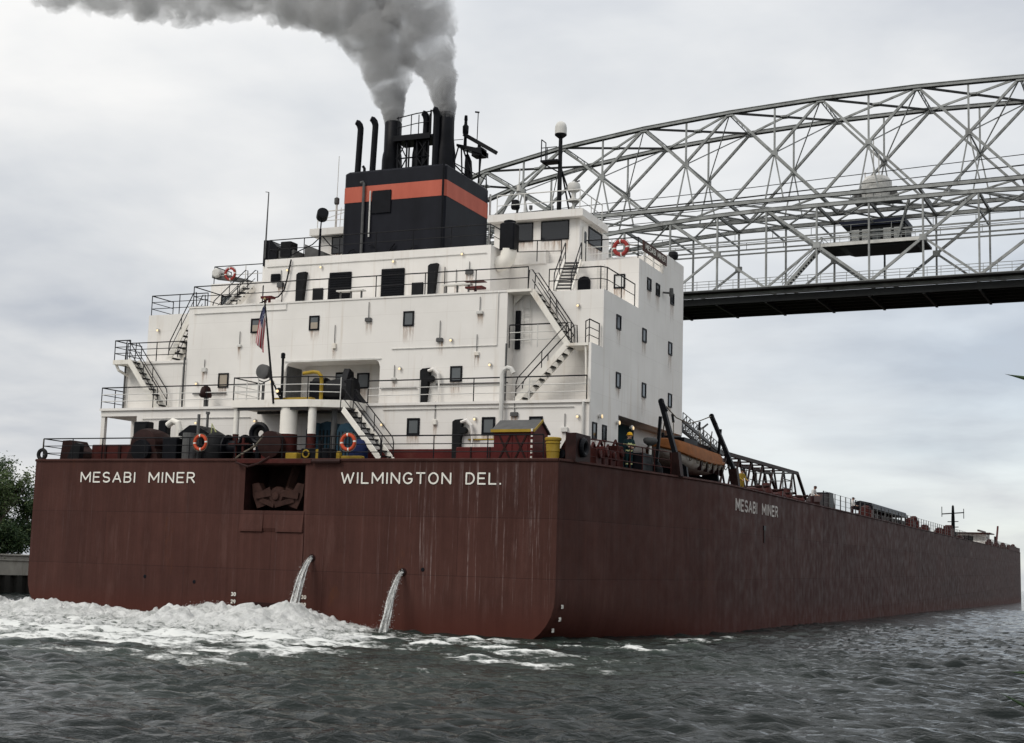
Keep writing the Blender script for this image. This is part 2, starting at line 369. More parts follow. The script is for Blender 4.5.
def build_hull():
    mb = MB(); ys = [0, 1.5, 3, 4.5, 6, 7.5, 9, 10.5, 12, 13.5, 15, 16.5, 18, 20, 22, 26, 32, 40] + list(range(55, 271, 15)) + [275, 280, 284, 287, 290, 293, 296, 298, 300, 302, 303.5, 304.5, 305.2, 305.5]
    rows = []; n = 0
    for y in ys:
        s = hull_section(y); full = [(x, y, z) for x, z in s] + [(-x, y, z) for x, z in reversed(s[:-1])]; n = len(full); rows += full
    fs = [(i*n+k, i*n+k+1, (i+1)*n+k+1, (i+1)*n+k) for i in range(len(ys)-1) for k in range(n-1)]
    mb.add(rows, fs, 'hull_red')
    # transom with the anchor pocket cut out
    s = hull_section(0); x0, x1, z0, z1 = -1.5, 1.59, 4.96, 6.98
    R = [(x, 0, z) for x, z in s[:-1]]; zb = s[-1][1]
    mb.add(R + [(x1, 0, zb), (x1, 0, z0), (x1, 0, z1), (x1, 0, ZD)], [tuple(range(len(R)+4))], 'hull_red')
    Lf = [(-x, 0, z) for x, z in s[:-1]]
    mb.add(Lf + [(x0, 0, zb), (x0, 0, z0), (x0, 0, z1), (x0, 0, ZD)], [tuple(reversed(range(len(Lf)+4)))], 'hull_red')
    mb.add([(x0, 0, zb), (x1, 0, zb), (x1, 0, z0), (x0, 0, z0), (x0, 0, z1), (x1, 0, z1), (x1, 0, ZD), (x0, 0, ZD)], [(0, 1, 2, 3), (4, 5, 6, 7)], 'hull_red')
    # pocket: sides, roof, sloping floor, back
    b = 1.9
    mb.add([(x0, 0, z0), (x0, 0, z1), (x0, b, z1), (x0, b, z0), (x1, 0, z0), (x1, 0, z1), (x1, b, z1), (x1, b, z0)],
           [(0, 1, 2, 3), (4, 7, 6, 5), (1, 5, 6, 2), (0, 3, 7, 4), (3, 2, 6, 7)], 'machine_brown')
    # deck plating
    dk = []; 
    for y in ys: w = interp(HW, y)-.01; dk += [(-w, y, ZD-.02), (w, y, ZD-.02)]
    mb.add(dk, [(2*i, 2*i+1, 2*i+3, 2*i+2) for i in range(len(ys)-1)], 'deck_red')
    # rounded deck edge bar
    for sgn in (-1, 1): mb.tube([(sgn*(interp(HW, y)+.0), y, ZD) for y in ys], .07, 'hull_red', 6)
    mb.tube([(-13.36, 0, ZD), (13.36, 0, ZD)], .07, 'hull_red', 6)
    o = mb.build('hull', SHIP, fix=False)
    me = o.data; bm = bmesh.new(); bm.from_mesh(me); bmesh.ops.remove_doubles(bm, verts=bm.verts, dist=.0005); bmesh.ops.recalc_face_normals(bm, faces=bm.faces); bm.to_mesh(me); bm.free()
    me.polygons.foreach_set('use_smooth', [True]*len(me.polygons)); me.set_sharp_from_angle(angle=math.radians(32))
    return o
HULL = build_hull()
def hull_details():
    # sloping lip and reinforcing panel below the pocket
    m = MB(); m.prism([(0.02, 4.96), (-.02, 4.95), (-.12, 4.14), (-.12, 4.04), (.02, 4.04)], 'x', -1.62, -.42, 'hull_red')
    m.prism([(0.02, 4.96), (-.02, 4.95), (-.12, 4.14), (-.12, 4.04), (.02, 4.04)], 'x', .28, 1.62, 'hull_red')
    m.prism([(0.02, 4.96), (-.015, 4.95), (-.07, 4.2), (.02, 3.98)], 'x', -.415, .275, 'hull_red'); m.build('chafing_plate', HULL)
    m = MB(); m.box(-1.58, 1.66, -.045, .02, .35, 4.0, 'hull_red'); m.build('doubler_plate', HULL)
    m = MB(); m.box(-.85, 1.05, -.09, -.05, -.1, .98, 'machine_brown'); m.build('cover_plate', HULL)
    m = MB()                                          # anchor, crown outwards in the pocket
    m.lathe((0, 0, 0), [(.34, -.25), (.42, -.1), (.42, .1), (.34, .25)], 'anchor_brown', 14, 'y')
    m.v = [(x-.05, y+.55, z+5.62) for x, y, z in m.v]
    m.beam((.12, 1.0, 5.7), (.32, 1.3, 6.95), .26, .3, 'anchor_brown')
    for s_ in (-1, 1):
        m.prism([(-.05+s_*.3, 5.42), (-.05+s_*.62, 5.18), (-.05+s_*1.02, 5.06), (-.05+s_*1.28, 5.62), (-.05+s_*1.34, 6.14), (-.05+s_*1.0, 6.2), (-.05+s_*.78, 5.86), (-.05+s_*.42, 6.02)][::s_], 'y', .42, .8, 'anchor_brown')
        m.beam((-.05+s_*.25, .45, 5.75), (-.05+s_*1.1, .5, 5.62), .34, .3, 'anchor_brown')
        m.beam((-.05, .3, 5.2), (-.05+s_*.85, .5, 5.45), .25, .22, 'anchor_brown')
    m.lathe((-.05, .28, 5.6), [(.16, -.06), (.2, 0), (.2, .1)], 'anchor_brown', 12, 'y')
    m.build('stern_anchor', HULL)
    for (x, z) in ((2.12, 2.96), (6.54, 2.5)):       # discharge outlets with a wet streak of algae below
        m = MB(); m.torus((x, -.02, z), .13, .04, 'y', 'machine_brown', 14, 6); m.lathe((x, 0, z), [(.12, -.03), (.12, .0)], 'black_paint', 12, 'y'); m.build('discharge_outlet', HULL)
    for (x, z) in ((7.45, 2.62), (-6.6, 1.9), (-3.9, 1.75)):
        m = MB(); m.lathe((x, 0, z), [(.07, -.02), (.09, .0)], 'black_paint', 10, 'y'); m.build('drain_hole', HULL)
    m = MB(); y0 = 22.6
    m.box(15.99, 16.06, 24.75, 25.25, 5.1, 5.35, 'black_paint'); m.box(15.99, 16.05, 24.85, 25.1, 4.4, 5.1, 'machine_brown'); m.build('side_scupper', HULL)
    m = MB(); m.tube([(-1.9, -.2, 7.05), (-1.2, -.26, 6.86), (-.7, -.22, 7.0), (-.2, -.1, 7.3)], .05, 'machine_brown', 6); m.tube([(2.0, -.16, 7.1), (3.4, -.16, 7.1)], .09, 'machine_brown', 8)
    m.box(-1.9, 1.9, -.12, .0, 7.03, 7.2, 'machine_red'); m.build('fairlead_bar', HULL)
    # plate strakes along the visible side
    m = MB()
    m.box(2.62, 2.68, -.01, 0, .2, 3.1, 'hull_red')
    m.build('weld_strip', HULL)
hull_details()

# lettering ---------------------------------------------------------------
def arc(cx, cy, rx, ry, a0, a1, n=8): return [(cx+rx*math.cos(math.radians(a0+(a1-a0)*i/n)), cy+ry*math.sin(math.radians(a0+(a1-a0)*i/n))) for i in range(n+1)]
GL = {'M': (.86, [[(0, 0), (0, 1), (.43, .25), (.86, 1), (.86, 0)]]), 'E': (.58, [[(.58, 0), (0, 0), (0, 1), (.58, 1)], [(0, .52), (.5, .52)]]),
 'S': (.6, [arc(.3, .74, .29, .26, 35, 270)[:-1]+arc(.3, .25, .3, .25, 90, -150)]), 'A': (.72, [[(0, 0), (.36, 1), (.72, 0)], [(.13, .32), (.59, .32)]]),
 'B': (.6, [[(0, 0), (0, 1), (.33, 1)]+arc(.33, .765, .24, .235, 90, -90)+[(0, .53)], arc(.33, .265, .27, .265, 90, -90)+[(0, 0)]]), 'I': (.02, [[(.01, 0), (.01, 1)]]),
 'N': (.66, [[(0, 0), (0, 1), (.66, 0), (.66, 1)]]), 'R': (.62, [[(0, 0), (0, 1), (.34, 1)]+arc(.34, .75, .25, .25, 90, -90)+[(0, .5)], [(.3, .5), (.62, 0)]]),
 'W': (1.0, [[(0, 1), (.25, 0), (.5, .85), (.75, 0), (1.0, 1)]]), 'L': (.54, [[(0, 1), (0, 0), (.54, 0)]]), 'G': (.7, [arc(.36, .5, .36, .5, 45, 330, 14)+[(.68, .44), (.4, .44)]]),
 'T': (.66, [[(0, 1), (.66, 1)], [(.33, 1), (.33, 0)]]), 'O': (.72, [arc(.36, .5, .36, .5, 0, 360, 18)]), 'D': (.64, [[(0, 0), (0, 1), (.26, 1)]+arc(.26, .5, .38, .5, 90, -90, 10)+[(0, 0)]]),
 '.': (.04, [[(0, .02), (.05, .02)]]), '0': (.55, [arc(.275, .5, .275, .5, 0, 360, 14)]), '3': (.55, [arc(.27, .75, .27, .25, 150, -90)+arc(.27, .25, .28, .25, 90, -150)]), '8': (.55, [arc(.275, .75, .24, .25, 0, 360, 12), arc(.275, .25, .275, .25, 0, 360, 12)]),
 '2': (.55, [arc(.27, .72, .27, .28, 160, -20)+[(0, 0), (.55, 0)]]), '9': (.55, [arc(.275, .68, .275, .32, 0, 360, 12), [(.55, .68), (.5, .3), (.3, 0)]])}
def text_mesh(txt, x0, x1, z0, z1, plane, off, mat, parent, name='lettering', bold=.13, spacing=.34, depth=.02, slope=0):
    """uniform-stroke painted block capitals, one slightly raised mesh"""
    pen = 0; strokes = []
    for ch in txt:
        w_, st = GL.get(ch, (.45, []))
        for p in st: strokes.append([(x+pen, y) for x, y in p])
        pen += w_+spacing
    tot = pen-spacing; kx, kz = (x1-x0)/tot, (z1-z0); t_ = bold*kz; m = MB()
    def P(a, b, d): return (a, off-d, b) if plane == 'aft' else (off+d+slope*(a-x0), a, b)
    for st in strokes:
        pts = [Vector((x0+x*kx, z0+t_/2+y*(kz-t_), 0)) for x, y in st]
        for i, (p, q) in enumerate(zip(pts, pts[1:])):
            d = q-p
            if d.length < 1e-6: continue
            d.normalize(); n_ = Vector((-d.y, d.x, 0))*t_/2; e = d*t_*.28; lift = depth+.0007*(i % 3)
            c = [p-e-n_, q+e-n_, q+e+n_, p-e+n_]; m.add([P(v.x, v.y, lift) for v in c]+[P(v.x, v.y, 0) for v in c], [(0, 1, 2, 3), (0, 4, 5, 1), (1, 5, 6, 2), (2, 6, 7, 3), (3, 7, 4, 0)], mat)
    return m.build(name, parent)
text_mesh('MESABI', -10.58, -7.5, 6.13, 6.63, 'aft', -.012, 'letter_white', HULL)
text_mesh('MINER', -6.68, -4.19, 6.13, 6.63, 'aft', -.012, 'letter_white', HULL)
text_mesh('WILMINGTON', 3.42, 8.60, 6.15, 6.65, 'aft', -.012, 'letter_white', HULL)
text_mesh('DEL.', 9.32, 10.86, 6.15, 6.65, 'aft', -.012, 'letter_white', HULL)
text_mesh('MESABI', 18.6, 23.2, 5.92, 6.57, 'side', 15.96, 'letter_worn', HULL, depth=.055, bold=.17)
text_mesh('MINER', 24.5, 28.4, 5.92, 6.57, 'side', 16.0, 'letter_worn', HULL, bold=.17)
for x in (-1.86, 1.72):
    for t_, z in (('30', 1.2), ('29', .88), ('28', .56)): text_mesh(t_, x-.02, x+.2, z, z+.17, 'aft', -.012 if x < -1.6 else -.012, 'letter_white', HULL, 'draft_mark', .2)
for i_, (t_, z) in enumerate((('30', 1.25), ('29', .75), ('28', .3))):
    yy = .5; xx = 13.47
    o = text_mesh(t_, yy-.1, yy+.1, z, z+.16, 'side', xx-(0, .09, .38)[i_], 'letter_white', HULL, 'draft_mark', .2)

# ------------------------------------------------------------------ deckhouse
HX = 13.1; YF = 18.45
def build_house():
    m = MB(); w = 'house_white'
    # level 1
    z0, z1 = ZD, 10.1
    m.box(-10.95, 12.1, 4.2, YF, z0, z1, w)                       # core (starboard walkway is recessed)
    m.box(12.1, HX, 4.2, 8.1, z0, z1, w)
    m.box(-HX-.1, -10.95, 6.6, YF, z0, z1, w)
    m.box(-HX-.1, -12.98, 4.25, 4.45, z0, 9.7, w)               # port corner post
    m.box(-HX-.1, -10.95, 4.2, 6.6, 9.7, z1, w)                 # port canopy
    m.box(12.1, HX, 8.1, YF, 9.82, z1, w)                         # starboard canopy
    m.box(-10.98, HX+.03, 4.165, 4.2, z0, 7.97, 'house_red')
    m.box(-HX-.13, HX+.05, 4.1, 4.2, 9.98, 10.1, w)                # deck edge plate
    # level 2, with the mooring bay in the middle
    z0, z1 = 10.1, 12.62
    m.box(-8.75, -2.9, 5.0, YF, z0, z1, w); m.box(2.3, 8.75, 5.0, YF, z0, z1, w); m.box(-2.9, 2.3, 6.6, YF, z0, z1, w)
    m.box(-2.9, 2.3, 5.0, 6.6, 12.3, z1, w)
    m.prism([(-2.9, 12.3), (-2.9, 11.95), (-2.82, 12.18), (-2.6, 12.3)], 'y', 5.0, 6.6, w); m.prism([(2.3, 12.3), (2.3, 11.95), (2.22, 12.18), (2.0, 12.3)][::-1], 'y', 5.0, 6.6, w)
    m.box(-2.95, 2.35, 4.96, 5.0, 12.28, 12.36, 'rail_white')
    m.box(-12.8, -8.75, 5.35, YF, z0, z1, w); m.box(8.75, HX, 5.8, YF, z0, z1, w); m.box(HX-.12, HX, 4.3, 5.8, z0, z1, w)
    m.box(-12.83, -8.75, 5.27, 5.35, 12.5, z1, w)
    # level 3
    z0, z1 = 12.62, 15.28
    m.box(-8.75, 8.75, 5.0, YF, z0, z1, w); m.box(-12.48, -8.75, 6.6, YF, z0, z1, w); m.box(8.75, HX, 5.8, YF, z0, z1, w)
    m.box(-8.75, 8.75, 4.96, 5.0, 15.2, 15.28, w)
    # level 4
    z0, z1 = 15.28, 18.3
    m.box(-6.65, 6.3, 8.4, YF, z0, z1, w); m.box(-7.45, -6.65, 9.4, YF, z0, 18.2, w)
    m.box(-11.7, -6.65, 10.8, YF, z0, 17.72, w); m.box(6.3, HX, 10.8, YF, z0, 17.74, w)
    m.box(HX-.1, HX, 14.7, 15.3, 17.74, 18.2, w); m.box(9.0, HX, 15.3, YF, 17.74, 18.88, w)
    m.box(6.35, 8.25, 10.74, 11.2, 17.74, 18.45, w)
    # level 5
    m.box(5.2, 9.84, 11.2, 15.6, 17.74, 20.05, w); m.box(-5.05, -3.05, 11.2, 15.6, 18.3, 20.05, w)
    return m.build('deckhouse', SHIP)
HOUSE = build_house()
def house_roof():
    m = MB(); m.box(5.0, 10.15, 10.75, 14.6, 20.05, 20.42, 'house_white'); m.box(5.1, 10.05, 10.85, 14.5, 20.42, 20.46, 'mid_grey'); m.build('roof', HOUSE); m = MB(); m.box(-5.5, -3.02, 10.75, 14.6, 20.05, 20.42, 'house_white'); m.build('roof', HOUSE)
house_roof()
def win_aft(x0, x1, z0, z1, y, glass='glass_grey', fr=.07, curtain=None, name='window'):
    m = MB(); d = .05
    m.box(x0-fr, x1+fr, y-d, y, z1, z1+fr, 'black_paint'); m.box(x0-fr, x1+fr, y-d, y, z0-fr, z0, 'black_paint')
    m.box(x0-fr, x0, y-d, y, z0, z1, 'black_paint'); m.box(x1, x1+fr, y-d, y, z0, z1, 'black_paint')
    m.box(x0, x1, y-.02, y, z0, z1, glass)
    st = random.uniform(.5, 1.1); m.add([(x0-fr, y-.004, z0-fr-st), (x1+fr, y-.004, z0-fr-st), (x1+fr, y-.004, z0-fr), (x0-fr, y-.004, z0-fr)], [(0, 1, 2, 3)], 'rust_stain')
    if curtain: m.box(x0+.02, x1-.02, y-.024, y-.02, z0+(z1-z0)*curtain[0], z0+(z1-z0)*curtain[1], 'glass_curtain')
    o = m.build(name, HOUSE); stain_uv(o); return o
def win_side(y0, y1, z0, z1, x, glass='glass_dark', fr=.07):
    m = MB(); d = .05
    m.box(x, x+d, y0-fr, y1+fr, z1, z1+fr, 'black_paint'); m.box(x, x+d, y0-fr, y1+fr, z0-fr, z0, 'black_paint')
    m.box(x, x+d, y0-fr, y0, z0, z1, 'black_paint'); m.box(x, x+d, y1, y1+fr, z0, z1, 'black_paint')
    m.box(x, x+.02, y0, y1, z0, z1, glass); st = random.uniform(.5, 1.1); m.add([(x+.004, y0-fr, z0-fr-st), (x+.004, y1+fr, z0-fr-st), (x+.004, y1+fr, z0-fr), (x+.004, y0-fr, z0-fr)], [(0, 1, 2, 3)], 'rust_stain')
    o = m.build('window', HOUSE); stain_uv(o); return o
for x in (-4.93, -1.6, 3.52): win_aft(x, x+.42, 13.88, 14.45, 5.0, 'glass_grey', curtain=(0, .55) if x < 2 else None)
for x in (-6.68, 6.06): win_aft(x, x+.46, 11.2, 11.78, 5.0, 'glass_curtain' if x < 0 else 'glass_grey')
win_aft(.27, .8, 11.2, 11.82, 6.6, 'glass_grey')
for x in (4.37, 8.12, 10.4): win_aft(x, x+.46, 8.7, 9.3, 4.2, 'glass_grey', .09)
win_aft(11.9, 12.33, 16.36, 16.92, 10.8, 'glass_bright'); win_aft(-10.9, -10.35, 16.3, 16.95, 10.8, 'glass_grey')  # starboard pane: sky seen through the window is put into its pale colour
win_aft(6.25, 7.3, 19.05, 19.95, 11.2, 'glass_dark', .04); win_aft(7.82, 9.24, 19.05, 19.95, 11.2, 'glass_dark', .04); win_aft(-4.3, -3.3, 19.1, 19.95, 11.2, 'glass_dark', .04)
win_aft(-10.95, -10.4, 12.75, 12.76, 6.6, 'glass_dark', .01, name='drain_slot')
for y in (12.14, 13.58, 16.1): win_side(y, y+.48, 16.5, 16.98, HX)
for y in (7.62, 11.5, 15.85): win_side(y, y+.48, 13.82, 14.36, HX)
for y in (7.7, 11.55, 15.92): win_side(y, y+.48, 11.12, 11.7, HX)
for y in (4.65, 5.95): win_side(y, y+.42, 8.5, 9.1, HX)
win_side(12.5, 14.4, 19.1, 19.85, 9.84)
def panel(x0, x1, z0, z1, y, mat, name, t=.06, slat=None, inset=None):
    m = MB(); m.cbox(x0, x1, y-t, y, z0, z1, mat, min(.03, t/2)); 
    if slat:
        n = int((z1-z0)/.12)
        for i in range(n): m.box(x0+.06, x1-.06, y-t-.03, y-t, z0+.06+i*.12, z0+.11+i*.12, slat)
    if inset: m.box(x0+inset, x1-inset, y-t-.01, y-t, z0+inset, z1-inset, 'dark_grey')
    return m.build(name, HOUSE)
panel(-2.69, -1.4, 15.4, 17.38, 8.4, 'black_paint', 'louvre', .08, 'black_paint'); panel(.32, 1.63, 15.4, 17.4, 8.4, 'black_paint', 'louvre', .08, 'black_paint')
panel(-3.66, -3.03, 15.4, 16.62, 8.4, 'dark_grey', 'door'); panel(2.05, 2.7, 15.4, 16.62, 8.4, 'dark_grey', 'door')
panel(-6.2, -5.65, 17.1, 17.5, 8.4, 'black_paint', 'vent_grille', .12, 'black_paint')
def vent(x, y, z0, z1, w, mat='dark_grey', lean=.1, hood=False):
    m = MB(); n = 8; top = []
    prof = [(x-w/2+.02, z0), (x+w/2-.2, z0), (x+w/2-.04, z1-w*.6), (x+w/2, z1), (x-w/2+.12, z1-.03), (x-w/2+.0, z1-.12)]
    m.prism(prof, 'y', y-.26, y, mat)
    if hood:
        m.lathe((x+w/2+.08, y-.2, z1-.52), [(.15, -.18), (.17, 0), (.15, .1)], mat, 14, 'y')
        m.tube([(x+w/2-.1, y-.2, z1-.14), (x+w/2+.2, y-.2, z1-.06), (x+w/2+.42, y-.2, z1-.3), (x+w/2+.47, y-.2, z1-.7), (x+w/2+.47, y-.2, z0)], [.08, .11, .09, .04, .035], 'house_white', 8)
    return m.build('ventilator', HOUSE)
vent(-4.27, 8.4, 15.35, 17.48, .55); vent(3.28, 8.4, 15.35, 17.5, .5); vent(-7.0, 9.4, 15.35, 17.2, .45)
vent(6.93, 4.2, 7.25, 9.3, .5, hood=True); vent(4.8, 5.0, 10.12, 11.78, .5, hood=True)
def doors():
    m = MB(); m.cbox(8.84, 9.1, 5.72, 5.8, 12.65, 14.45, 'black_paint', .03); m.build('door', HOUSE)
    m = MB()                                               # rounded watertight door, level 4
    m.prism([(9.98, 15.3), (10.62, 15.3), (10.62, 16.75), (10.52, 16.92), (10.3, 16.98), (10.08, 16.92), (9.98, 16.75)], 'y', 10.72, 10.8, 'black_paint'); m.build('door', HOUSE)
    m = MB(); m.prism([(11.55, 17.8), (12.2, 17.8), (12.2, 19.55), (12.1, 19.7), (11.88, 19.75), (11.65, 19.7), (11.55, 19.55)], 'x', 9.84, 9.9, 'white_paint')
    m.prism([(11.72, 18.9), (12.02, 18.9), (12.02, 19.4), (11.95, 19.5), (11.8, 19.5), (11.72, 19.4)], 'x', 9.9, 9.92, 'glass_dark'); m.build('door', HOUSE)
    m = MB(); m.cbox(-1.0, -.45, 6.52, 6.6, 10.12, 11.95, 'dark_grey', .03); m.box(-.92, -.53, 6.5, 6.52, 10.9, 11.85, 'glass_grey'); m.build('door', HOUSE)
    m = MB(); m.cbox(-12.6, -12.0, 6.52, 6.6, 7.2, 9.3, 'black_paint', .03); m.build('door', HOUSE)
    m = MB(); m.box(12.1, 12.14, 8.4, 13.3, 7.2, 9.78, 'black_paint'); m.box(12.14, 12.17, 8.6, 13.2, 7.25, 9.7, 'teal_coat'); m.build('door', HOUSE)
    m = MB(); m.box(-2.88, -2.84, 5.1, 6.4, 10.12, 12.25, 'mid_grey'); m.build('side_panel', HOUSE)
doors()
def lamps():
    for (x, y, z) in ((-8.0, 5, 11.4), (-3.6, 5, 11.4), (3.4, 5, 11.85), (8.0, 5, 11.9), (-7.3, 4.2, 9.35), (-3.9, 4.2, 9.4), (3.0, 4.2, 9.15), (7.7, 4.2, 9.35), (12.6, 4.2, 9.4), (-3.2, 8.4, 17.75), (1.0, 8.4, 17.8), (4.8, 8.4, 17.95), (-5.2, 8.4, 17.7), (11.9, 5.8, 14.6), (-11.8, 6.6, 14.5), (-.1, 6.6, 11.95), (-2.3, 4.2, 9.3), (6.0, 5, 13.1)):
        m = MB(); m.lathe((x, y, z), [(.07, -.13), (.09, -.08), (.05, -.04), (.05, 0)], 'rail_white', 10, 'y'); m.lathe((x, y, z-.06), [(.03, -.15), (.055, -.14), (.055, -.12)], 'lamp_lit', 8, 'y'); m.build('wall_lamp', HOUSE)
    for (y, z) in ((5.4, 9.5), (7.8, 9.45), (9.8, 9.4)):
        m = MB(); m.lathe((HX, y, z), [(.06, 0), (.06, .04), (.13, .1), (.11, .16)], 'rail_white', 10, 'x'); m.lathe((HX, y, z-.02), [(.085, .16), (.085, .19), (.05, .2)], 'lamp_lit', 8, 'x'); m.build('wall_lamp', HOUSE)
lamps()
def house_pipes():
    def pipe(pts, r, mat='rail_white', name='pipe'): m = MB(); m.tube(pts, r, mat, 8); return m.build(name, HOUSE)
    pipe([(9.05, 3.95, 8.9), (9.05, 3.95, 11.25), (9.12, 3.95, 11.45), (9.3, 3.95, 11.55), (9.48, 3.95, 11.5), (9.6, 3.95, 11.3)], .11)
    pipe([(8.8, 4.9, 10.1), (8.8, 4.9, 12.8)], .05, 'mid_grey'); pipe([(-8.8, 4.92, 10.1), (-8.8, 4.92, 12.7)], .05, 'mid_grey')
    pipe([(-2.95, 4.9, 10.1), (-2.95, 4.9, 11.9)], .05); pipe([(-12.7, 5.25, 10.1), (-12.7, 5.25, 12.2), (-12.5, 5.0, 12.4)], .05, 'mid_grey')
    pipe([(12.85, 4.1, 7.3), (12.85, 4.1, 10.0)], .06); pipe([(3.9, 8.3, 15.3), (3.9, 8.3, 17.3)], .03, 'mid_grey')
    for (x0, x1, z) in ((-8.2, -6.2, 10.85), (2.4, 4.3, 10.9), (5.3, 8.9, 11.02), (-10.5, -9.2, 13.3)): pipe([(x0, 4.93 if x0 > -9 else 6.5, z), (x1, 4.93 if x0 > -9 else 6.5, z)], .035, 'mid_grey', 'handrail')
    # sagging hoses on the penthouse front
    pipe([(-5.0, 8.3, 18.2), (-5.15, 8.25, 17.2), (-5.3, 8.25, 16.6), (-5.6, 8.2, 16.25), (-6.2, 8.1, 16.1), (-6.6, 8.0, 15.9)], .04, 'rail_dark', 'hose')
    for x in (-1.0, 4.9):
        m = MB(); m.box(x-.75, x+.75, 7.5, 7.9, 16.2, 16.26, 'rail_white')
        for q in (-.6, 0, .6): m.box(x+q-.03, x+q+.03, 7.65, 7.75, 15.3, 16.2, 'mid_grey')
        m.build('pipe_rack', HOUSE)
    m = MB(); m.box(5.35, 6.25, 7.6, 8.1, 16.02, 16.12, 'house_red'); m.box(5.75, 5.85, 7.8, 7.9, 15.3, 16.02, 'house_red'); m.box(5.3, 6.3, 7.62, 8.08, 16.35, 16.38, 'house_red'); m.build('fire_hose_stand', HOUSE)
    m = MB(); m.box(-6.35, -5.7, 7.7, 8.1, 16.1, 16.22, 'house_red'); m.box(-6.2, -6.1, 7.8, 7.9, 15.3, 16.1, 'house_red'); m.box(-5.95, -5.85, 7.8, 7.9, 15.3, 16.1, 'house_red'); m.build('fire_hose_stand', HOUSE)
house_pipes()
def fittings():
    r = random.Random(44)
    for (x, y, z) in ((-7.6, 5, 12.05), (-5.6, 5, 13.2), (-.2, 5, 13.0), (1.6, 5, 14.2), (5.4, 5, 13.1), (7.4, 5, 14.3), (7.3, 5, 12.4), (3.1, 5, 11.3), (-9.4, 4.2, 8.6), (-2.0, 4.2, 9.2), (5.7, 4.2, 9.2), (9.6, 4.2, 9.5), (12.0, 4.2, 8.8), (-5.6, 8.4, 16.9), (5.2, 8.4, 17.0), (4.5, 8.4, 16.4)):
        m = MB(); w_, h_ = r.uniform(.09, .2), r.uniform(.12, .28); m.cbox(x-w_, x+w_, y-.12, y, z-h_/2, z+h_/2, r.choice(('rail_white', 'mid_grey', 'white_paint')), .02)
        m.tube([(x, y-.05, z+h_/2), (x, y-.05, z+h_/2+r.uniform(.3, .9))], .018, 'mid_grey', 5); m.add([(x-w_, y-.004, z-h_/2-.7), (x+w_, y-.004, z-h_/2-.7), (x+w_, y-.004, z-h_/2), (x-w_, y-.004, z-h_/2)], [(0, 1, 2, 3)], 'rust_stain')
        o = m.build('junction_box', HOUSE); stain_uv(o)
    for pts in ([(-8.4, 4.96, 14.9), (-3.0, 4.96, 14.9), (-3.0, 4.96, 15.2)], [(2.9, 4.96, 12.75), (8.3, 4.96, 12.75), (8.3, 4.96, 15.2)], [(-6.5, 8.36, 17.9), (6.1, 8.36, 17.9)], [(3.0, 4.15, 9.8), (12.4, 4.15, 9.8)], [(-10.6, 4.15, 9.55), (-4.2, 4.15, 9.55)]):
        m = MB(); m.tube(pts, .022, 'rail_white', 5); m.build('conduit', HOUSE)
    for (x, y, z0, z1) in ((-8.9, 5.3, 10.4, 12.3), (9.4, 5.8, 12.9, 14.9), (11.2, 10.8, 15.5, 17.5)):
        m = MB()
        for q in (-.18, .18): m.tube([(x+q, y-.12, z0), (x+q, y-.12, z1)], .02, 'rail_white', 5)
        for k in range(int((z1-z0)/.3)): m.tube([(x-.18, y-.12, z0+.15+k*.3), (x+.18, y-.12, z0+.15+k*.3)], .016, 'rail_white', 5)
        m.build('ladder', HOUSE)
fittings()

# ------------------------------------------------------------------ railings and stairs
def rail(pts, h=1.05, bars=(.36, .7), step=1.5, mat='rail_dark', mid=None, name='railing', r=.026):
    m = MB(); pts = [Vector(p) for p in pts]; mid = mid or mat
    m.tube([p+Vector((0, 0, h)) for p in pts], r*1.15, mat, 6)
    for b in bars: m.tube([p+Vector((0, 0, b*h/1.05)) for p in pts], r*.8, mid, 5)
    for i in range(len(pts)-1):
        d = (pts[i+1]-pts[i]).length; n = max(1, round(d/step))
        for k in range(n + (1 if i == len(pts)-2 else 0)):
            p = pts[i].lerp(pts[i+1], k/n); m.tube([p, p+Vector((0, 0, h))], r, mat if k % 2 == 0 else mid, 5)
    return m.build(name, SHIP)
# stern rail and rails along the deck edge
rail([(-13.5, 3.0, ZD), (-13.2, .25, ZD), (-9.7, .25, ZD)], 1.05, step=1.9)
rail([(-9.7, .25, ZD), (-2.3, .25, ZD), (12.6, .25, ZD)], 1.05, step=2.6)
rail([(13.35, 2.4, ZD), (13.9, 4.0, ZD), (14.7, 8.6, ZD), (15.0, 10.2, ZD)], 1.1, step=1.2, mat='machine_red')
rail([(-HX-.08, 4.15, 10.1), (-3.6, 4.15, 10.1)], 1.05, step=1.7, mid='rail_white'); rail([(2.2, 4.15, 10.1), (HX-.12, 4.15, 10.1)], 1.05, step=2.6, mid='rail_white')
rail([(-HX-.08, 6.2, 10.1), (-HX-.08, 4.15, 10.1)], 1.05, step=1.0)
rail([(-12.75, 6.5, 12.62), (-12.75, 5.4, 12.62), (-9.1, 5.4, 12.62)], 1.0, step=1.9)
rail([(8.85, 5.1, 12.62), (11.6, 5.1, 12.62)], 1.05, step=1.4, mid='rail_white'); rail([(12.6, 4.9, 12.62), (12.95, 4.4, 12.62), (12.95, 5.7, 12.62)], 1.05, step=1.2)
rail([(-12.42, 8.5, 15.28), (-12.42, 6.7, 15.28), (-8.9, 6.7, 15.28)], 1.05, step=1.5); rail([(-8.6, 7.8, 15.28), (-8.6, 5.1, 15.28), (9.7, 5.1, 15.28)], 1.05, step=2.5, bars=(.55,))
rail([(10.4, 5.9, 15.28), (12.9, 5.9, 15.28), (HX, 6.2, 15.28), (HX, 10.2, 15.28)], 1.05, step=2.2, bars=(.5,))
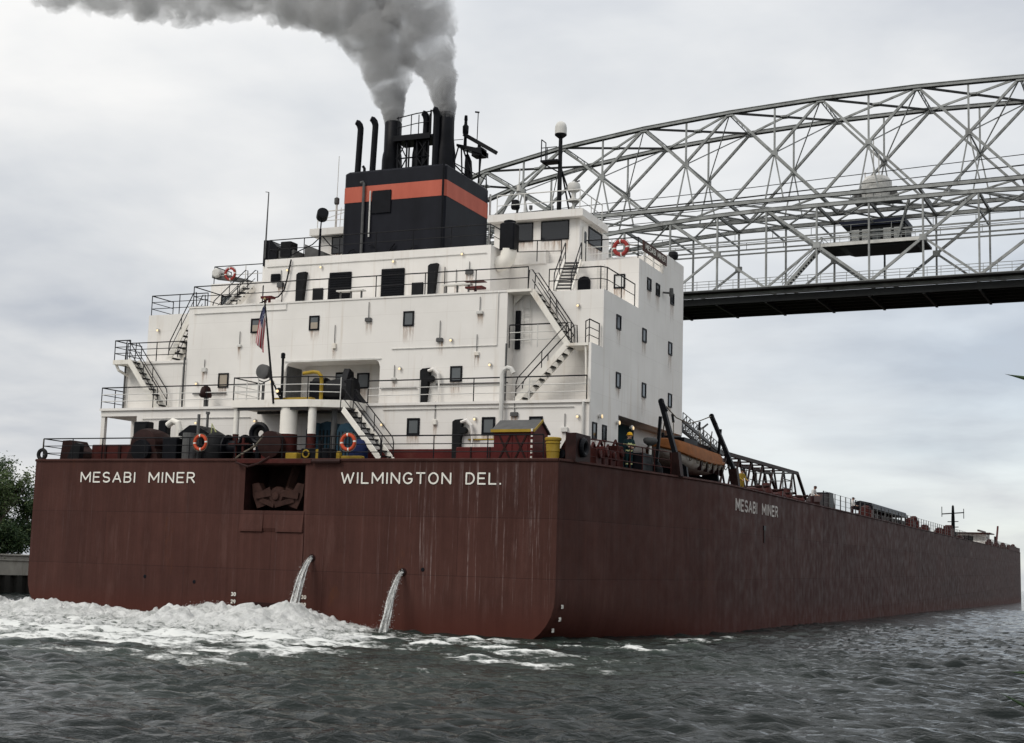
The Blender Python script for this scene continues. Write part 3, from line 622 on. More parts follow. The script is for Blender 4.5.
rail([(-6.5, 10.4, 18.3), (-6.5, 8.5, 18.3), (6.2, 8.5, 18.3), (6.2, 10.5, 18.3)], 1.05, step=2.2, bars=(.55,)); rail([(-11.6, 12.5, 17.72), (-11.6, 10.9, 17.72), (-7.5, 10.9, 17.72)], 1.0, step=2.0, bars=(.5,), mid='rail_white')
rail([(6.8, 10.0, 17.74), (9.2, 10.4, 17.74)], 1.05, step=1.2, bars=(.5,)); rail([(10.3, 10.9, 17.74), (13.0, 10.9, 17.74), (13.0, 14.6, 17.74)], 1.05, step=1.2, bars=(.35, .7), mid='rail_white')
rail([(5.4, 11.0, 20.46), (9.9, 11.0, 20.46), (9.9, 14.3, 20.46)], 1.0, step=1.6, mat='rail_white', bars=(.5,)); rail([(-5.3, 11.2, 20.46), (-3.1, 11.2, 20.46)], 1.0, step=1.1, mat='rail_white', bars=(.5,))
rail([(2.6, 11.5, 23.1), (2.9, 15.0, 23.1)], .5, step=1.5, bars=())
def stairs(p0, p1, side, width=.75, n=9, rails=True, treads='dark_grey'):
    p0, p1, sd_ = Vector(p0), Vector(p1), Vector(side).normalized(); m = MB()
    run = (p1-p0)
    for q in (-1, 1): m.beam(p0+sd_*q*width/2, p1+sd_*q*width/2, .06, .26, 'white_paint')
    hd = Vector((run.x, run.y, 0)).normalized()
    for k in range(n):
        c = p0.lerp(p1, (k+.6)/n); a = c-sd_*width/2; b = c+sd_*width/2
        m.beam(a, b, .24, .05, treads)
    o = m.build('staircase', SHIP)
    if rails:
        r = MB()
        for q in (-1, 1):
            a, b = p0+sd_*q*width/2, p1+sd_*q*width/2; u = Vector((0, 0, .95)); u2 = Vector((0, 0, .5))
            r.tube([a, a+u*.85, a+u+run*.03, b+u, b+u+hd*.15, b+hd*.2], .026, 'rail_dark', 6); r.tube([a+u2, b+u2], .02, 'rail_dark', 5)
            r.tube([p0.lerp(p1, .5)+sd_*q*width/2, p0.lerp(p1, .5)+sd_*q*width/2+u], .022, 'rail_dark', 5)
        r.build('handrail', o)
    return o
stairs((9.55, 4.75, 10.12), (11.95, 4.75, 12.6), (0, 1, 0))
stairs((11.75, 5.35, 12.66), (9.95, 5.35, 15.2), (0, 1, 0))
stairs((10.75, 6.7, 15.32), (9.75, 10.6, 17.7), (1, .2, 0), .8, n=10, treads='mid_grey')
stairs((-9.9, 4.75, 10.12), (-11.85, 4.75, 12.6), (0, 1, 0))
stairs((-10.3, 5.95, 12.65), (-8.95, 5.95, 15.2), (0, 1, 0))
stairs((4.95, 1.1, 7.25), (2.3, 2.3, 9.6), (.4, .9, 0), .7, n=9)
stairs((-9.75, 8.8, 15.32), (-9.1, 10.7, 17.4), (1, .3, 0), .55, n=8)
def landings():
    m = MB(); m.box(11.9, 12.95, 4.3, 5.8, 12.5, 12.62, 'white_paint'); m.tube([(12.8, 4.4, 12.5), (12.9, 4.4, 10.1)], .05, 'white_paint', 6); m.build('landing', SHIP)
    m = MB(); m.box(-12.8, -11.75, 4.35, 5.27, 12.38, 12.6, 'white_paint'); m.tube([(-12.7, 4.5, 12.4), (-12.6, 4.6, 12.1), (-12.5, 5.2, 11.9)], .07, 'white_paint', 6); m.build('landing', SHIP)
    m = MB(); m.box(8.75, 9.95, 4.9, 5.8, 15.16, 15.28, 'white_paint'); m.prism([(8.8, 15.16), (9.3, 15.16), (8.8, 14.7)], 'y', 5.6, 5.66, 'white_paint'); m.build('landing', SHIP)
    rail([(-11.8, 4.4, 12.6), (-12.75, 4.4, 12.6), (-12.75, 5.3, 12.6)], 1.0, step=1.0)
landings()

# ------------------------------------------------------------------ mooring platform over the stern
PLAT = None
def platform():
    global PLAT
    m = MB(); poly = [(-3.65, 1.75), (.35, 1.9), (2.15, 2.6), (2.15, 4.1), (-3.65, 4.1)]
    m.prism(poly, 'z', 9.74, 10.08, 'white_paint'); PLAT = m.build('winch_platform', SHIP)
    for (x, y, r) in ((-.85, 2.3, .4), (.45, 2.2, .19), (-3.5, 2.0, .13)):
        c = MB(); c.lathe((x, y, ZD), [(r*1.12, 0), (r*1.1, .05), (r*1.08, 1.35)], 'machine_red', 18); c.lathe((x, y, ZD+1.35), [(r*1.05, 0), (r, .06), (r, 1.22)], 'white_paint', 18); c.build('column', PLAT, True)
    for (a, b, w_) in (((-3.4, 1.95, 9.68), (.3, 2.1, 9.68), .16), ((-3.4, 3.6, 9.68), (2.0, 3.6, 9.68), .16)):
        c = MB(); c.beam(a, b, w_, .12, 'mid_grey'); c.build('girder', PLAT)
    r_ = rail([(-3.6, 3.9, 10.08), (-3.6, 1.8, 10.08), (.3, 1.95, 10.08), (1.7, 2.5, 10.08)], 1.05, step=1.3, mid='rail_white')
    # winch in the bay
    m = MB(); m.lathe((.55, 4.4, 10.75), [(.62, -.75), (.62, -.7), (.45, -.68), (.45, .68), (.62, .7), (.62, .75)], 'black_paint', 20, 'x')
    m.lathe((.55, 4.4, 10.75), [(.5, -.6), (.56, -.2), (.54, .3), (.5, .6)], 'dark_grey', 20, 'x'); m.box(-.4, 1.6, 3.9, 5.2, 10.08, 10.3, 'black_paint')
    m.cbox(-.9, -.1, 4.0, 4.9, 10.08, 11.2, 'black_paint'); m.lathe((-.5, 4.4, 11.0), [(.4, -.3), (.4, .3)], 'dark_grey', 14, 'x'); m.prism([(4.0, 10.1), (5.4, 10.1), (5.1, 11.7), (4.7, 11.85), (4.4, 11.2)], 'x', .55, .85, 'black_paint'); m.prism([(1.0, 10.1), (2.0, 10.1), (1.5, 10.6), (1.0, 11.2)], 'y', 4.0, 4.6, 'black_paint')
    m.build('mooring_winch', SHIP, False)
    m = MB(); m.tube([(-.2, 2.3, 11.32), (.35, 2.3, 11.38), (.6, 2.3, 11.34), (.76, 2.3, 11.18), (.8, 2.3, 10.9), (.8, 2.3, 10.08)], .085, 'yellow_paint', 10); m.build('davit_pipe', SHIP, True)
    m = MB(); m.cbox(-1.6, .4, 2.1, 2.5, 10.09, 10.2, 'yellow_paint', .03); m.build('stowed_beam', SHIP)
    m = MB(); m.tube([(-1.08, 1.95, 10.08), (-1.1, 1.95, 12.0)], .06, 'dark_grey', 8); m.lathe((-1.1, 1.95, 12.0), [(.1, 0), (.1, .22), (.05, .26)], 'black_paint', 10); m.build('vent_post', SHIP)
    # searchlight
    m = MB(); m.tube([(-2.1, 2.0, 10.08), (-2.1, 2.0, 10.95)], .05, 'mid_grey', 8); m.tube([(-2.42, 2.0, 11.25), (-2.4, 2.0, 11.02), (-2.1, 2.0, 10.92), (-1.8, 2.0, 11.02), (-1.78, 2.0, 11.25)], .03, 'mid_grey', 6)
    m.lathe((-2.1, 2.0, 11.4), [(.3, -.22), (.34, -.2), (.34, .05), (.26, .24), (.08, .3)], 'mid_grey', 20, 'y'); m.build('searchlight', SHIP, True)
    m = MB(); m.tube([(-1.42, 1.85, 9.9), (-2.1, 1.7, 14.75)], [.06, .035], 'rail_dark', 8); m.lathe((-2.1, 1.7, 14.75), [(.05, 0), (.06, .04), (.02, .09)], 'brass', 8); m.tube([(-1.2, 2.1, 10.1), (-1.56, 1.82, 11.0)], .04, 'rail_dark', 6); m.tube([(-1.75, 2.3, 10.1), (-1.58, 1.84, 11.0)], .03, 'rail_dark', 6); m.build('flagstaff', SHIP)
    m = MB(); m.lathe((-1.15, 1.82, 10.3), [(.1, 0), (.12, .05), (.12, .25), (.06, .32)], 'dark_grey', 10); m.lathe((-1.15, 1.7, 10.45), [(.07, -.04), (.07, 0)], 'lamp_lit', 8, 'y'); m.build('stern_light', SHIP)
    m = MB(); m.cbox(1.65, 1.95, 3.0, 3.3, 10.08, 11.1, 'dark_grey'); m.build('control_box', SHIP)
platform()
def flag():
    nu, nv = 26, 20; vs = []; uvs = []
    # hangs limp: the fly end droops down along the staff in soft folds
    for j in range(nv+1):
        v = j/nv
        for i in range(nu+1):
            u = i/nu; z = 14.5 - .95*v*(1-.45*u) - 1.75*u
            x = -2.06+.14*(14.7-z)*.7 - .06 - .52*(1-v)*u**.6 - .06*math.sin(v*8+u*2)*u**.6 - .08*u
            y = 1.72 + .13*math.sin(v*9.5+u*1.7)*(.15+u**.6)
            vs.append((x, y, z)); uvs.append((u, 1-v))
    fs = [(j*(nu+1)+i, j*(nu+1)+i+1, (j+1)*(nu+1)+i+1, (j+1)*(nu+1)+i) for j in range(nv) for i in range(nu)]
    b = Vector((-2.02, 1.72, 12.3)); me = bpy.data.meshes.new('flag'); me.from_pydata([tuple(Vector(v)-b) for v in vs], [], fs)
    uvl = me.uv_layers.new(name='UVMap')
    for l in me.loops: uvl.data[l.index].uv = uvs[l.vertex_index]
    me.materials.append(M['flag_cloth']); me.polygons.foreach_set('use_smooth', [True]*len(me.polygons))
    o = bpy.data.objects.new('flag', me); COL.objects.link(o); o.location = sw(b); o.rotation_euler = (TH, 0, 0)
    md = o.modifiers.new('thick', 'SOLIDIFY'); md.thickness = .012
    tag(o, 'limp red, white and blue striped flag hanging from the stern staff', 'flag')
flag()

# ------------------------------------------------------------------ funnel, stacks, masts
def funnel():
    x0, x1, y0, y1 = -2.98, 2.98, 9.9, 15.25
    m = MB(); m.cbox(x0, x1, y0, y1, 18.25, 23.12, 'funnel_black', .12); F = m.build('funnel', SHIP)
    m = MB(); d = .012
    for (a, b, c, e) in ((x0+.1, x1-.1, y0-d, y0), (x1, x1+d, y0+.1, y1-.1), (x0-d, x0, y0+.1, y1-.1)): m.box(a, b, c, e, 21.42, 22.26, 'funnel_orange')
    for (ax, ay, sx, sy) in ((x1, y0, -1, 1), (x0, y0, 1, 1)):
        c = .12; m.prism([(ax+sx*c, ay-d), (ax-sx*d, ay+c), (ax-sx*.001, ay+c), (ax+sx*c, ay-.001)][::sx], 'z', 21.42, 22.26, 'funnel_orange')
    m.build('stripe', F)
    m = MB(); m.cbox(-1.25, -.12, y0-.08, y0, 20.75, 21.95, 'black_paint', .03); m.build('door', F)
    m = MB(); m.tube([(-1.72, y0-.12, 18.3), (-1.72, y0-.12, 22.35), (-1.78, y0-.14, 22.46), (-1.92, y0-.14, 22.42)], .075, 'mid_grey', 8); m.build('pipe', F)
    m = MB(); m.tube([(-1.33, y0-.1, 19.5), (-1.33, y0-.1, 21.95)], .04, 'rail_white', 6); m.build('pipe', F)
    m = MB(); m.tube([(x1+.12, y1-.05, 18.4), (x1+.12, y1-.05, 22.8)], .06, 'rail_white', 6); m.build('pipe', F)
    m = MB(); m.tube([(x1-.1, y0-.1, 18.3), (x1-.1, y0-.1, 23.05)], .06, 'black_paint', 6); m.build('pipe', F)
    m = MB()
    for k in range(3): 
        pts = [(-2.6+k*1.3+i*.22, y0-.12, 18.55+.35*math.sin(i*.9+k)+.2*(k == 1)) for i in range(8)]; m.tube(pts, .035, 'black_paint', 5)
    m.build('hose', F)
    # big uptakes
    zt = 23.1
    m = MB(); m.lathe((-1.55, 12.4, zt), [(.56, 0), (.55, 1.2), (.52, 1.5), (.47, 1.7), (.47, 3.3), (.42, 3.36), (.42, 3.2)], 'black_paint', 20); m.build('exhaust_stack', F, True)
    m = MB(); m.lathe((1.62, 12.4, zt), [(.62, 0), (.58, 1.3), (.52, 1.7), (.47, 2.2), (.46, 3.5), (.41, 3.56), (.41, 3.4)], 'black_paint', 20); m.build('exhaust_stack', F, True)
    def bent(x, y, z0, z1, r, lean):
        m = MB(); m.lathe((x, y, z0), [(r*1.5, 0), (r*1.5, .16), (r*1.15, .2)], 'black_paint', 12)
        m.tube([(x, y, z0), (x+lean*.1, y, z1-.5), (x+lean*.1, y, z1-.34), (x+lean*.05, y-.04, z1-.16), (x-.04, y-.1, z1-.04), (x-.12, y-.18, z1)], [r, r, r*1.02, r*1.05, r*1.0, r*.8], 'black_paint', 12); m.build('exhaust_pipe', F, True)
    bent(-2.85, 11.0, 23.1, 26.15, .17, .8); bent(-1.95, 11.0, 23.1, 26.25, .17, .8)
    bent(.62, 12.0, 23.1, 26.62, .18, .5); bent(1.36, 11.8, 23.1, 26.7, .18, .1)
    m = MB(); m.tube([(-2.2, 10.6, 23.1), (-2.2, 10.6, 23.45), (-2.28, 10.55, 23.58)], .08, 'black_paint', 8); m.build('exhaust_pipe', F)
    # platform between the stacks
    m = MB(); m.box(-1.2, 1.2, 11.7, 13.2, 25.22, 25.36, 'black_paint'); m.box(-1.1, 1.1, 11.6, 11.7, 25.12, 25.42, 'black_paint')
    for x in (-.9, -.35, .25, .95):
        for y in (11.8, 13.1): m.beam((x, y, 23.1), (x, y, 25.22), .07, .07, 'black_paint')
    for (a, b) in ((-.9, -.35), (.25, .95)):
        m.beam((a, 11.8, 23.2), (b, 11.8, 24.2), .05, .05, 'black_paint'); m.beam((b, 11.8, 23.2), (a, 11.8, 24.2), .05, .05, 'black_paint'); m.beam((a, 11.8, 24.2), (b, 11.8, 25.2), .05, .05, 'black_paint'); m.beam((b, 11.8, 24.2), (a, 11.8, 25.2), .05, .05, 'black_paint')
    m.lathe((0, 12.4, 23.1), [(.3, 0), (.3, 1.4), (.22, 2.0), (.28, 2.4), (.28, 2.5)], 'black_paint', 14); m.tube([(-1.0, 11.8, 24.2), (1.0, 11.8, 24.2)], .04, 'black_paint', 6)
    m.build('stack_platform', F)
    rail_mb = MB()
    for z, r in ((26.55, .03), (26.0, .024)): rail_mb.tube([(-1.0, 11.75, z-.12), (.2, 11.7, z+.02), (1.05, 11.75, z+.08)], r, 'rail_dark', 6)
    for x in (-.9, -.1, .35, 1.0): rail_mb.tube([(x, 11.72, 25.36), (x, 11.72, 26.5)], .028, 'rail_dark', 6)
    rail_mb.tube([(1.05, 11.75, 25.4), (1.05, 11.75, 26.7)], .05, 'rail_dark', 6); rail_mb.build('railing', F)
    # radar tower
    m = MB(); top = [(2.0, 13.0, 25.0), (3.3, 13.2, 24.6), (3.3, 14.0, 24.55), (2.0, 13.9, 24.95)]
    for a, b in (((1.75, 12.8, 23.1), (2.1, 13.1, 25.05)), ((2.5, 12.8, 23.1), (2.2, 13.2, 25.0)), ((2.5, 13.9, 23.1), (2.35, 13.6, 24.95)), ((3.4, 13.0, 23.1), (3.2, 13.4, 24.6)), ((2.95, 13.9, 23.1), (3.15, 13.7, 24.6)), ((1.9, 13.0, 24.0), (2.6, 13.0, 23.3)), ((2.3, 13.2, 24.9), (2.9, 13.2, 23.3))): m.beam(a, b, .07, .07, 'black_paint')
    m.prism([(2.0, 24.98), (2.0, 25.12), (3.45, 24.72), (3.45, 24.45)], 'y', 13.0, 14.0, 'black_paint'); m.cbox(2.85, 3.45, 13.1, 13.8, 24.4, 24.85, 'black_paint'); m.tube([(2.55, 13.5, 23.1), (2.5, 13.5, 24.2), (2.42, 13.5, 24.6)], [.25, .2, .1], 'black_paint', 10)
    m.build('radar_tower', F)
    m = MB(); m.beam((2.25, 13.4, 25.72), (4.15, 13.5, 24.55), .2, .2, 'black_paint'); m.beam((2.25, 13.29, 25.7), (4.15, 13.39, 24.53), .02, .16, 'dark_grey'); m.tube([(3.1, 13.5, 24.7), (3.15, 13.48, 25.18)], .1, 'dark_grey', 10); m.build('radar_antenna', F)
    m = MB(); m.lathe((2.28, 13.5, 25.0), [(.1, 0), (.09, .3), (.08, .7), (.16, .8), (.17, 1.2), (.09, 1.3), (.08, 1.5), (.1, 1.55), (.08, 1.8)], 'black_paint', 12); m.build('signal_light', F, True)
    m = MB(); m.tube([(2.98, 13.5, 25.2), (3.0, 13.5, 26.95)], .025, 'rail_dark', 6); m.tube([(2.82, 13.5, 26.95), (3.06, 13.5, 26.9)], .045, 'rail_dark', 6); m.build('anemometer', F)
    m = MB(); m.tube([(1.2, 13.0, 25.35), (2.2, 13.4, 25.45)], .02, 'rail_dark', 5); m.build('cable', F)
funnel()
def roof_gear():
    m = MB(); m.tube([(8.0, 13.0, 20.46), (8.0, 13.0, 24.95)], [.13, .1], 'dark_grey', 10); m.tube([(8.0, 13.0, 23.4), (8.9, 13.6, 20.46)], .05, 'dark_grey', 6); m.tube([(8.0, 13.0, 23.6), (8.3, 14.1, 20.46)], .05, 'dark_grey', 6)
    m.box(7.05, 8.0, 12.6, 13.3, 23.55, 23.64, 'black_paint'); m.beam((8, 13, 23.0), (7.1, 13, 23.55), .06, .06, 'dark_grey')
    for (x, y) in ((7.08, 12.65), (7.08, 13.25), (7.4, 12.65)): m.tube([(x, y, 23.6), (x, y, 24.75 if x < 7.2 else 24.3)], .03, 'rail_dark', 5)
    m.tube([(7.08, 12.65, 24.75), (7.08, 13.25, 24.75)], .03, 'rail_dark', 5); m.tube([(7.08, 12.65, 24.3), (7.95, 12.65, 24.3)], .025, 'rail_dark', 5)
    mm = m.build('radome_mast', SHIP)
    m = MB(); m.lathe((8.0, 13.0, 24.9), [(.12, 0), (.24, .08), (.31, .12), (.31, .5), (.28, .66), (.2, .78), (.08, .84)], 'rail_white', 18); m.lathe((8.0, 13.0, 24.86), [(.14, 0), (.31, .14), (.315, .2), (.30, .22)], 'dark_grey', 18); m.build('radome', mm, True)
    m = MB(); m.tube([(8.95, 12.6, 20.46), (8.95, 12.6, 21.4)], .07, 'rail_white', 8); m.lathe((8.95, 12.6, 21.3), [(.3, 0), (.3, .1), (.12, .14), (.12, .5)], 'rail_white', 14); m.lathe((8.95, 12.6, 21.75), [(.1, 0), (.3, .12), (.34, .3), (.3, .48), (.12, .58)], 'rail_white', 16)
    m.tube([(8.6, 12.5, 22.0), (8.95, 12.4, 22.2), (9.3, 12.5, 22.35)], .04, 'mid_grey', 6); m.build('searchlight', SHIP, True)
    m = MB(); m.tube([(5.65, 13, 20.46), (5.65, 13, 21.3)], .05, 'dark_grey', 6); m.lathe((5.55, 13, 21.25), [(.2, 0), (.24, .1), (.2, .45), (.1, .5)], 'dark_grey', 12); m.tube([(5.7, 13.0, 21.7), (5.75, 13.0, 23.4)], .03, 'rail_white', 5); m.lathe((5.72, 13, 22.2), [(.12, 0), (.12, .3)], 'rail_white', 10); m.build('antenna', SHIP)
    for x, z in ((6.3, .9), (6.0, 1.4)):
        m = MB(); m.tube([(x, 13.3, 20.46), (x, 13.3, 20.46+z)], .03, 'rail_white', 5); m.lathe((x, 13.3, 20.46+z-.1), [(.1, 0), (.1, .2)], 'mid_grey', 8); m.build('antenna', SHIP)
    # port side of the funnel
    m = MB(); m.tube([(-3.75, 9, 18.3), (-3.75, 9, 19.9)], .06, 'black_paint', 8); m.tube([(-3.75, 9, 19.8), (-3.72, 9, 20.4)], .035, 'dark_grey', 6)
    m.lathe((0, 0, 0), [(.2, -.3), (.3, -.28), (.3, .2), (.2, .34)], 'black_paint', 16, 'y'); k = len(m.v)-64
    for i in range(k, len(m.v)):
        v = Matrix.Rotation(math.radians(-25), 3, 'X') @ (Matrix.Rotation(math.radians(35), 3, 'Z') @ Vector(m.v[i])); m.v[i] = (v.x-3.68, v.y+9, v.z+20.62)
    m.build('searchlight', SHIP, False)
    m = MB(); m.tube([(-4.4, 11.6, 20.46), (-4.4, 11.6, 21.9)], .06, 'rail_white', 8); m.lathe((-4.4, 11.6, 21.9), [(.1, 0), (.14, .06), (.14, .34), (.05, .4)], 'mid_grey', 10); m.tube([(-4.4, 11.6, 22.2), (-4.38, 11.6, 24.6)], .02, 'rail_white', 5)
    m.tube([(-4.9, 11.6, 21.2), (-3.6, 11.6, 21.5)], .02, 'rail_white', 5); m.tube([(-4.15, 11.6, 20.46), (-4.1, 11.6, 21.7)], .02, 'rail_white', 5); m.tube([(-3.9, 11.6, 20.46), (-3.9, 11.6, 21.3)], .02, 'rail_white', 5); m.build('antenna', SHIP)
    m = MB(); m.prism([(-7.4, 18.2), (-6.55, 18.2), (-6.55, 19.2), (-6.75, 19.4), (-7.05, 19.58), (-7.4, 19.6)], 'y', 9.3, 9.9, 'black_paint'); m.build('ventilator_trunk', SHIP)
    m = MB(); m.tube([(-7.25, 9.25, 18.6), (-7.22, 9.25, 22.2)], [.05, .03], 'mid_grey', 6); m.tube([(-7.22, 9.25, 22.2), (-7.42, 9.25, 22.24)], .02, 'mid_grey', 5); m.build('antenna', SHIP)
    m = MB(); m.cbox(-6.1, -5.45, 8.9, 9.6, 18.55, 19.35, 'dark_grey'); m.cbox(-6.25, -5.3, 9.0, 10.2, 18.3, 18.9, 'mid_grey'); m.build('air_unit', SHIP)
    m = MB(); m.prism([(-4.9, 18.3), (-3.7, 18.3), (-3.7, 18.75), (-4.9, 19.25)], 'y', 9.4, 10.2, 'mid_grey'); m.build('skylight', SHIP)
    m = MB(); m.tube([(-3.7, 9.0, 19.5), (-4.2, 9, 19.1), (-5.0, 9, 18.8), (-5.4, 8.6, 18.4)], .03, 'black_paint', 5); m.tube([(-3.6, 9.0, 19.5), (-3.2, 9.2, 19.0), (-2.9, 9.4, 18.9)], .03, 'black_paint', 5); m.build('hose', SHIP)
    # starboard cowl vent beside the funnel
    m = MB(); m.cbox(6.5, 7.28, 8.9, 9.6, 18.13, 19.5, 'black_paint', .06); m.lathe((6.9, 9.25, 19.5), [(.3, 0), (.3, .12), (.2, .16)], 'black_paint', 12); VT = m.build('ventilator_trunk', SHIP)
    m = MB(); m.tube([(6.89, 9.25, 18.2), (6.87, 9.25, 17.95), (6.8, 9.25, 17.72), (6.6, 9.25, 17.55), (6.3, 9.25, 17.5)], .4, 'white_paint', 16); m.build('elbow', VT, True)
    # name board on the starboard rail
    m = MB(); m.box(13.12, 13.18, 11.2, 15.1, 18.2, 18.72, 'wood_brown')
    for y in (11.6, 13.1, 14.7): m.tube([(13.1, y, 17.74), (13.1, y, 18.7)], .04, 'rail_white', 6)
    NB = m.build('name_board', SHIP); text_mesh('MESABI MINER', 11.5, 14.8, 18.32, 18.6, 'side', 13.185, 'letter_white', NB)
    m = MB(); m.lathe((13.0, 16.8, 18.9), [(.1, 0), (.24, .06), (.28, .22), (.24, .4), (.08, .46)], 'dark_grey', 12); m.build('searchlight', SHIP)
    m = MB(); m.tube([(13.15, 14.6, 16.75), (13.5, 14.9, 16.75)], .05, 'mid_grey', 6); m.lathe((13.5, 14.9, 16.55), [(.08, 0), (.12, .1), (.1, .45)], 'mid_grey', 10); m.build('side_light', SHIP)
    # liferaft cradle on the port wing
    m = MB(); m.prism([(-11.75, 18.5), (-11.75, 18.1), (-9.3, 17.74), (-9.3, 17.86)], 'y', 10.9, 11.5, 'mid_grey'); m.build('raft_ramp', SHIP)
    m = MB(); m.lathe((-11.4, 11.2, 18.35), [(.2, -.5), (.26, -.45), (.26, .45), (.2, .5)], 'rail_white', 14, 'y'); m.build('raft_canister', SHIP, True)
roof_gear()

# ------------------------------------------------------------------ gear on the stern deck (fixed to the ship)
def deck_gear():
    z = ZD
    m = MB(); m.prism([(-12.85, z), (-12.72, 8.2), (-12.25, 8.22), (-12.05, 7.95), (-11.7, 7.7), (-11.55, z)], 'y', 1.0, 2.2, 'machine_brown'); m.prism([(-12.2, z), (-11.45, z), (-11.4, 8.0), (-11.65, 8.08), (-11.9, 7.9)], 'y', .7, 1.0, 'dark_grey'); m.build('roller_chock', SHIP)
    m = MB(); m.cbox(-11.2, -8.8, 1.3, 2.4, z, 8.02, 'machine_red'); m.box(-10.4, -10.3, 1.25, 1.3, z, 8.0, 'machine_brown'); m.box(-9.6, -9.45, 1.25, 1.3, z, 8.0, 'machine_brown'); m.build('chain_locker', SHIP)
    m = MB(); m.cbox(-9.85, -9.0, 2.6, 3.1, z, 9.25, 'black_paint', .04); m.box(-9.75, -9.1, 2.57, 2.6, 7.6, 9.1, 'dark_grey'); m.build('control_box', SHIP)
    # big winch under a cover
    m = MB(); m.lathe((-8.05, 1.8, 8.0), [(.3, -.8), (.72, -.7), (.8, -.3), (.78, .3), (.7, .7), (.3, .8)], 'machine_brown', 18, 'y'); m.lathe((-8.05, 1.0, 7.7), [(.5, -.1), (.55, 0), (.55, .1)], 'black_paint', 18, 'y'); m.prism([(-9.0, z), (-7.1, z), (-7.3, 7.8), (-8.8, 7.8)], 'y', 1.1, 2.5, 'machine_brown'); m.build('mooring_winch', SHIP, True)
    m = MB(); m.cbox(-8.4, -7.9, 2.6, 3.0, z, 9.3, 'black_paint', .05); m.tube([(-7.9, 2.7, 9.05), (-7.6, 2.7, 9.25), (-7.3, 2.7, 9.15), (-7.2, 2.7, 8.8), (-7.2, 2.7, z)], .16, 'white_paint', 10); m.build('ventilator', SHIP)
    m = MB(); m.cbox(-7.0, -6.2, 1.2, 2.2, z, 8.3, 'black_paint'); m.build('power_pack', SHIP)
    m = MB(); m.tube([(-5.1, 1.3, z), (-5.1, 1.3, 9.4)], .07, 'mid_grey', 8); m.tube([(-5.35, 1.0, z), (-5.35, 1.0, 8.5)], .3, 'mid_grey', 12); m.build('exhaust_post', SHIP)
    m = MB(); m.lathe((-4.25, 1.6, z), [(.5, 0), (.55, .3), (.55, .9), (.45, 1.25), (.2, 1.4)], 'dark_grey', 16); m.tube([(-4.5, 1.5, 8.4), (-4.35, 1.3, 8.95), (-4.2, 1.5, 8.5)], .035, 'hi_vis', 5); m.build('covered_capstan', SHIP, True)
    m = MB(); m.lathe((-3.2, 1.7, 7.85), [(.62, -.5), (.62, -.42), (.35, -.4), (.35, .4), (.62, .42), (.62, .5)], 'black_paint', 18, 'x'); m.cbox(-3.9, -2.7, 1.9, 2.6, z, 7.7, 'black_paint'); m.build('mooring_winch', SHIP, True)
    for x, s_ in ((-2.7, .05), (-2.3, .08)): 
        m = MB(); m.beam((x, .9, z), (x, .9, 8.25), .1, .1, 'machine_red'); m.box(x-.35, x+.35, .8, 1.0, 7.9, 8.0, 'machine_red'); m.build('bitt', SHIP)
    m = MB(); m.torus((-1.95, 1.6, 8.5), .42, .12, 'y', 'black_paint', 22, 8); m.box(-2.05, -1.85, 1.5, 1.7, z, 8.1, 'black_paint'); m.torus((-1.95, 1.75, 8.5), .3, .14, 'y', 'rubber', 20, 8); m.build('hose_reel', SHIP, True)
    m = MB(); m.lathe((-1.0, 1.3, 7.95), [(.5, -.3), (.62, -.28), (.62, .1), (.45, .25)], 'machine_brown', 18, 'y'); m.prism([(-1.55, z), (-.5, z), (-.75, 8.3), (-1.3, 8.5)], 'y', 1.5, 1.9, 'machine_brown'); m.build('capstan', SHIP, True)
    m = MB(); m.tube([(-1.5, .8, 7.9), (-1.9, .4, 7.55), (-2.4, .3, 7.2), (-3.0, .5, 7.2), (-2.6, .9, 7.22), (-2.0, .7, 7.25)], .045, 'rope', 6); m.tube([(-1.1, .65, 8.3), (-1.35, .5, 7.9), (-1.9, .25, 7.45)], .035, 'rope', 6); m.build('mooring_line', SHIP)
    # tall blue-grey tanks under the platform
    for x, w_, t in ((.05, .5, 9.15), (.65, .45, 9.2), (2.0, .45, 9.05)):
        m = MB(); m.prism([(x-w_, z), (x+w_, z), (x+w_, t-.35), (x+w_*.7, t-.08), (x, t), (x-w_*.7, t-.08), (x-w_, t-.35)], 'y', 3.2 if x < 1 else 2.6, 3.9 if x < 1 else 3.2, 'blue_paint')
        for k in range(5): m.box(x-w_+.1+k*(w_*.4), x-w_+.14+k*(w_*.4), (3.2 if x < 1 else 2.6)-.03, 3.2 if x < 1 else 2.6, z+.1, t-.4, 'dark_grey')
        m.build('vent_locker', SHIP)
    m = MB(); m.tube([(1.2, 2.9, z), (1.2, 2.9, 9.7)], .14, 'mid_grey', 10); m.build('pipe', SHIP)
    m = MB(); m.cbox(.8, 2.2, .8, 1.6, z, 7.75, 'black_paint'); m.torus((1.1, .75, 7.5), .16, .04, 'y', 'yellow_paint', 14, 6); m.box(1.6, 1.75, .75, .8, 7.3, 7.7, 'yellow_paint'); m.build('cable_winch', SHIP)
    m = MB(); m.cbox(-.25, .35, 1.2, 1.7, z, 7.6, 'yellow_paint'); m.build('chock_block', SHIP)
    # red lockers and small writing plate along the starboard house front
    m = MB(); m.cbox(7.4, 9.9, 2.9, 3.7, z, 7.95, 'house_red'); m.box(8.1, 8.16, 2.87, 2.9, z, 7.95, 'machine_brown'); m.box(9.0, 9.06, 2.87, 2.9, z, 7.95, 'machine_brown'); m.build('deck_locker', SHIP)
    m = MB(); m.box(8.0, 9.1, 4.12, 4.165, 8.05, 8.35, 'rail_white'); m.box(7.4, 9.6, 4.1, 4.165, 8.36, 8.42, 'yellow_paint'); m.build('notice_plate', SHIP)
    m = MB(); m.lathe((2.0, .45, ZD), [(.08, 0), (.08, .9)], 'black_paint', 8)
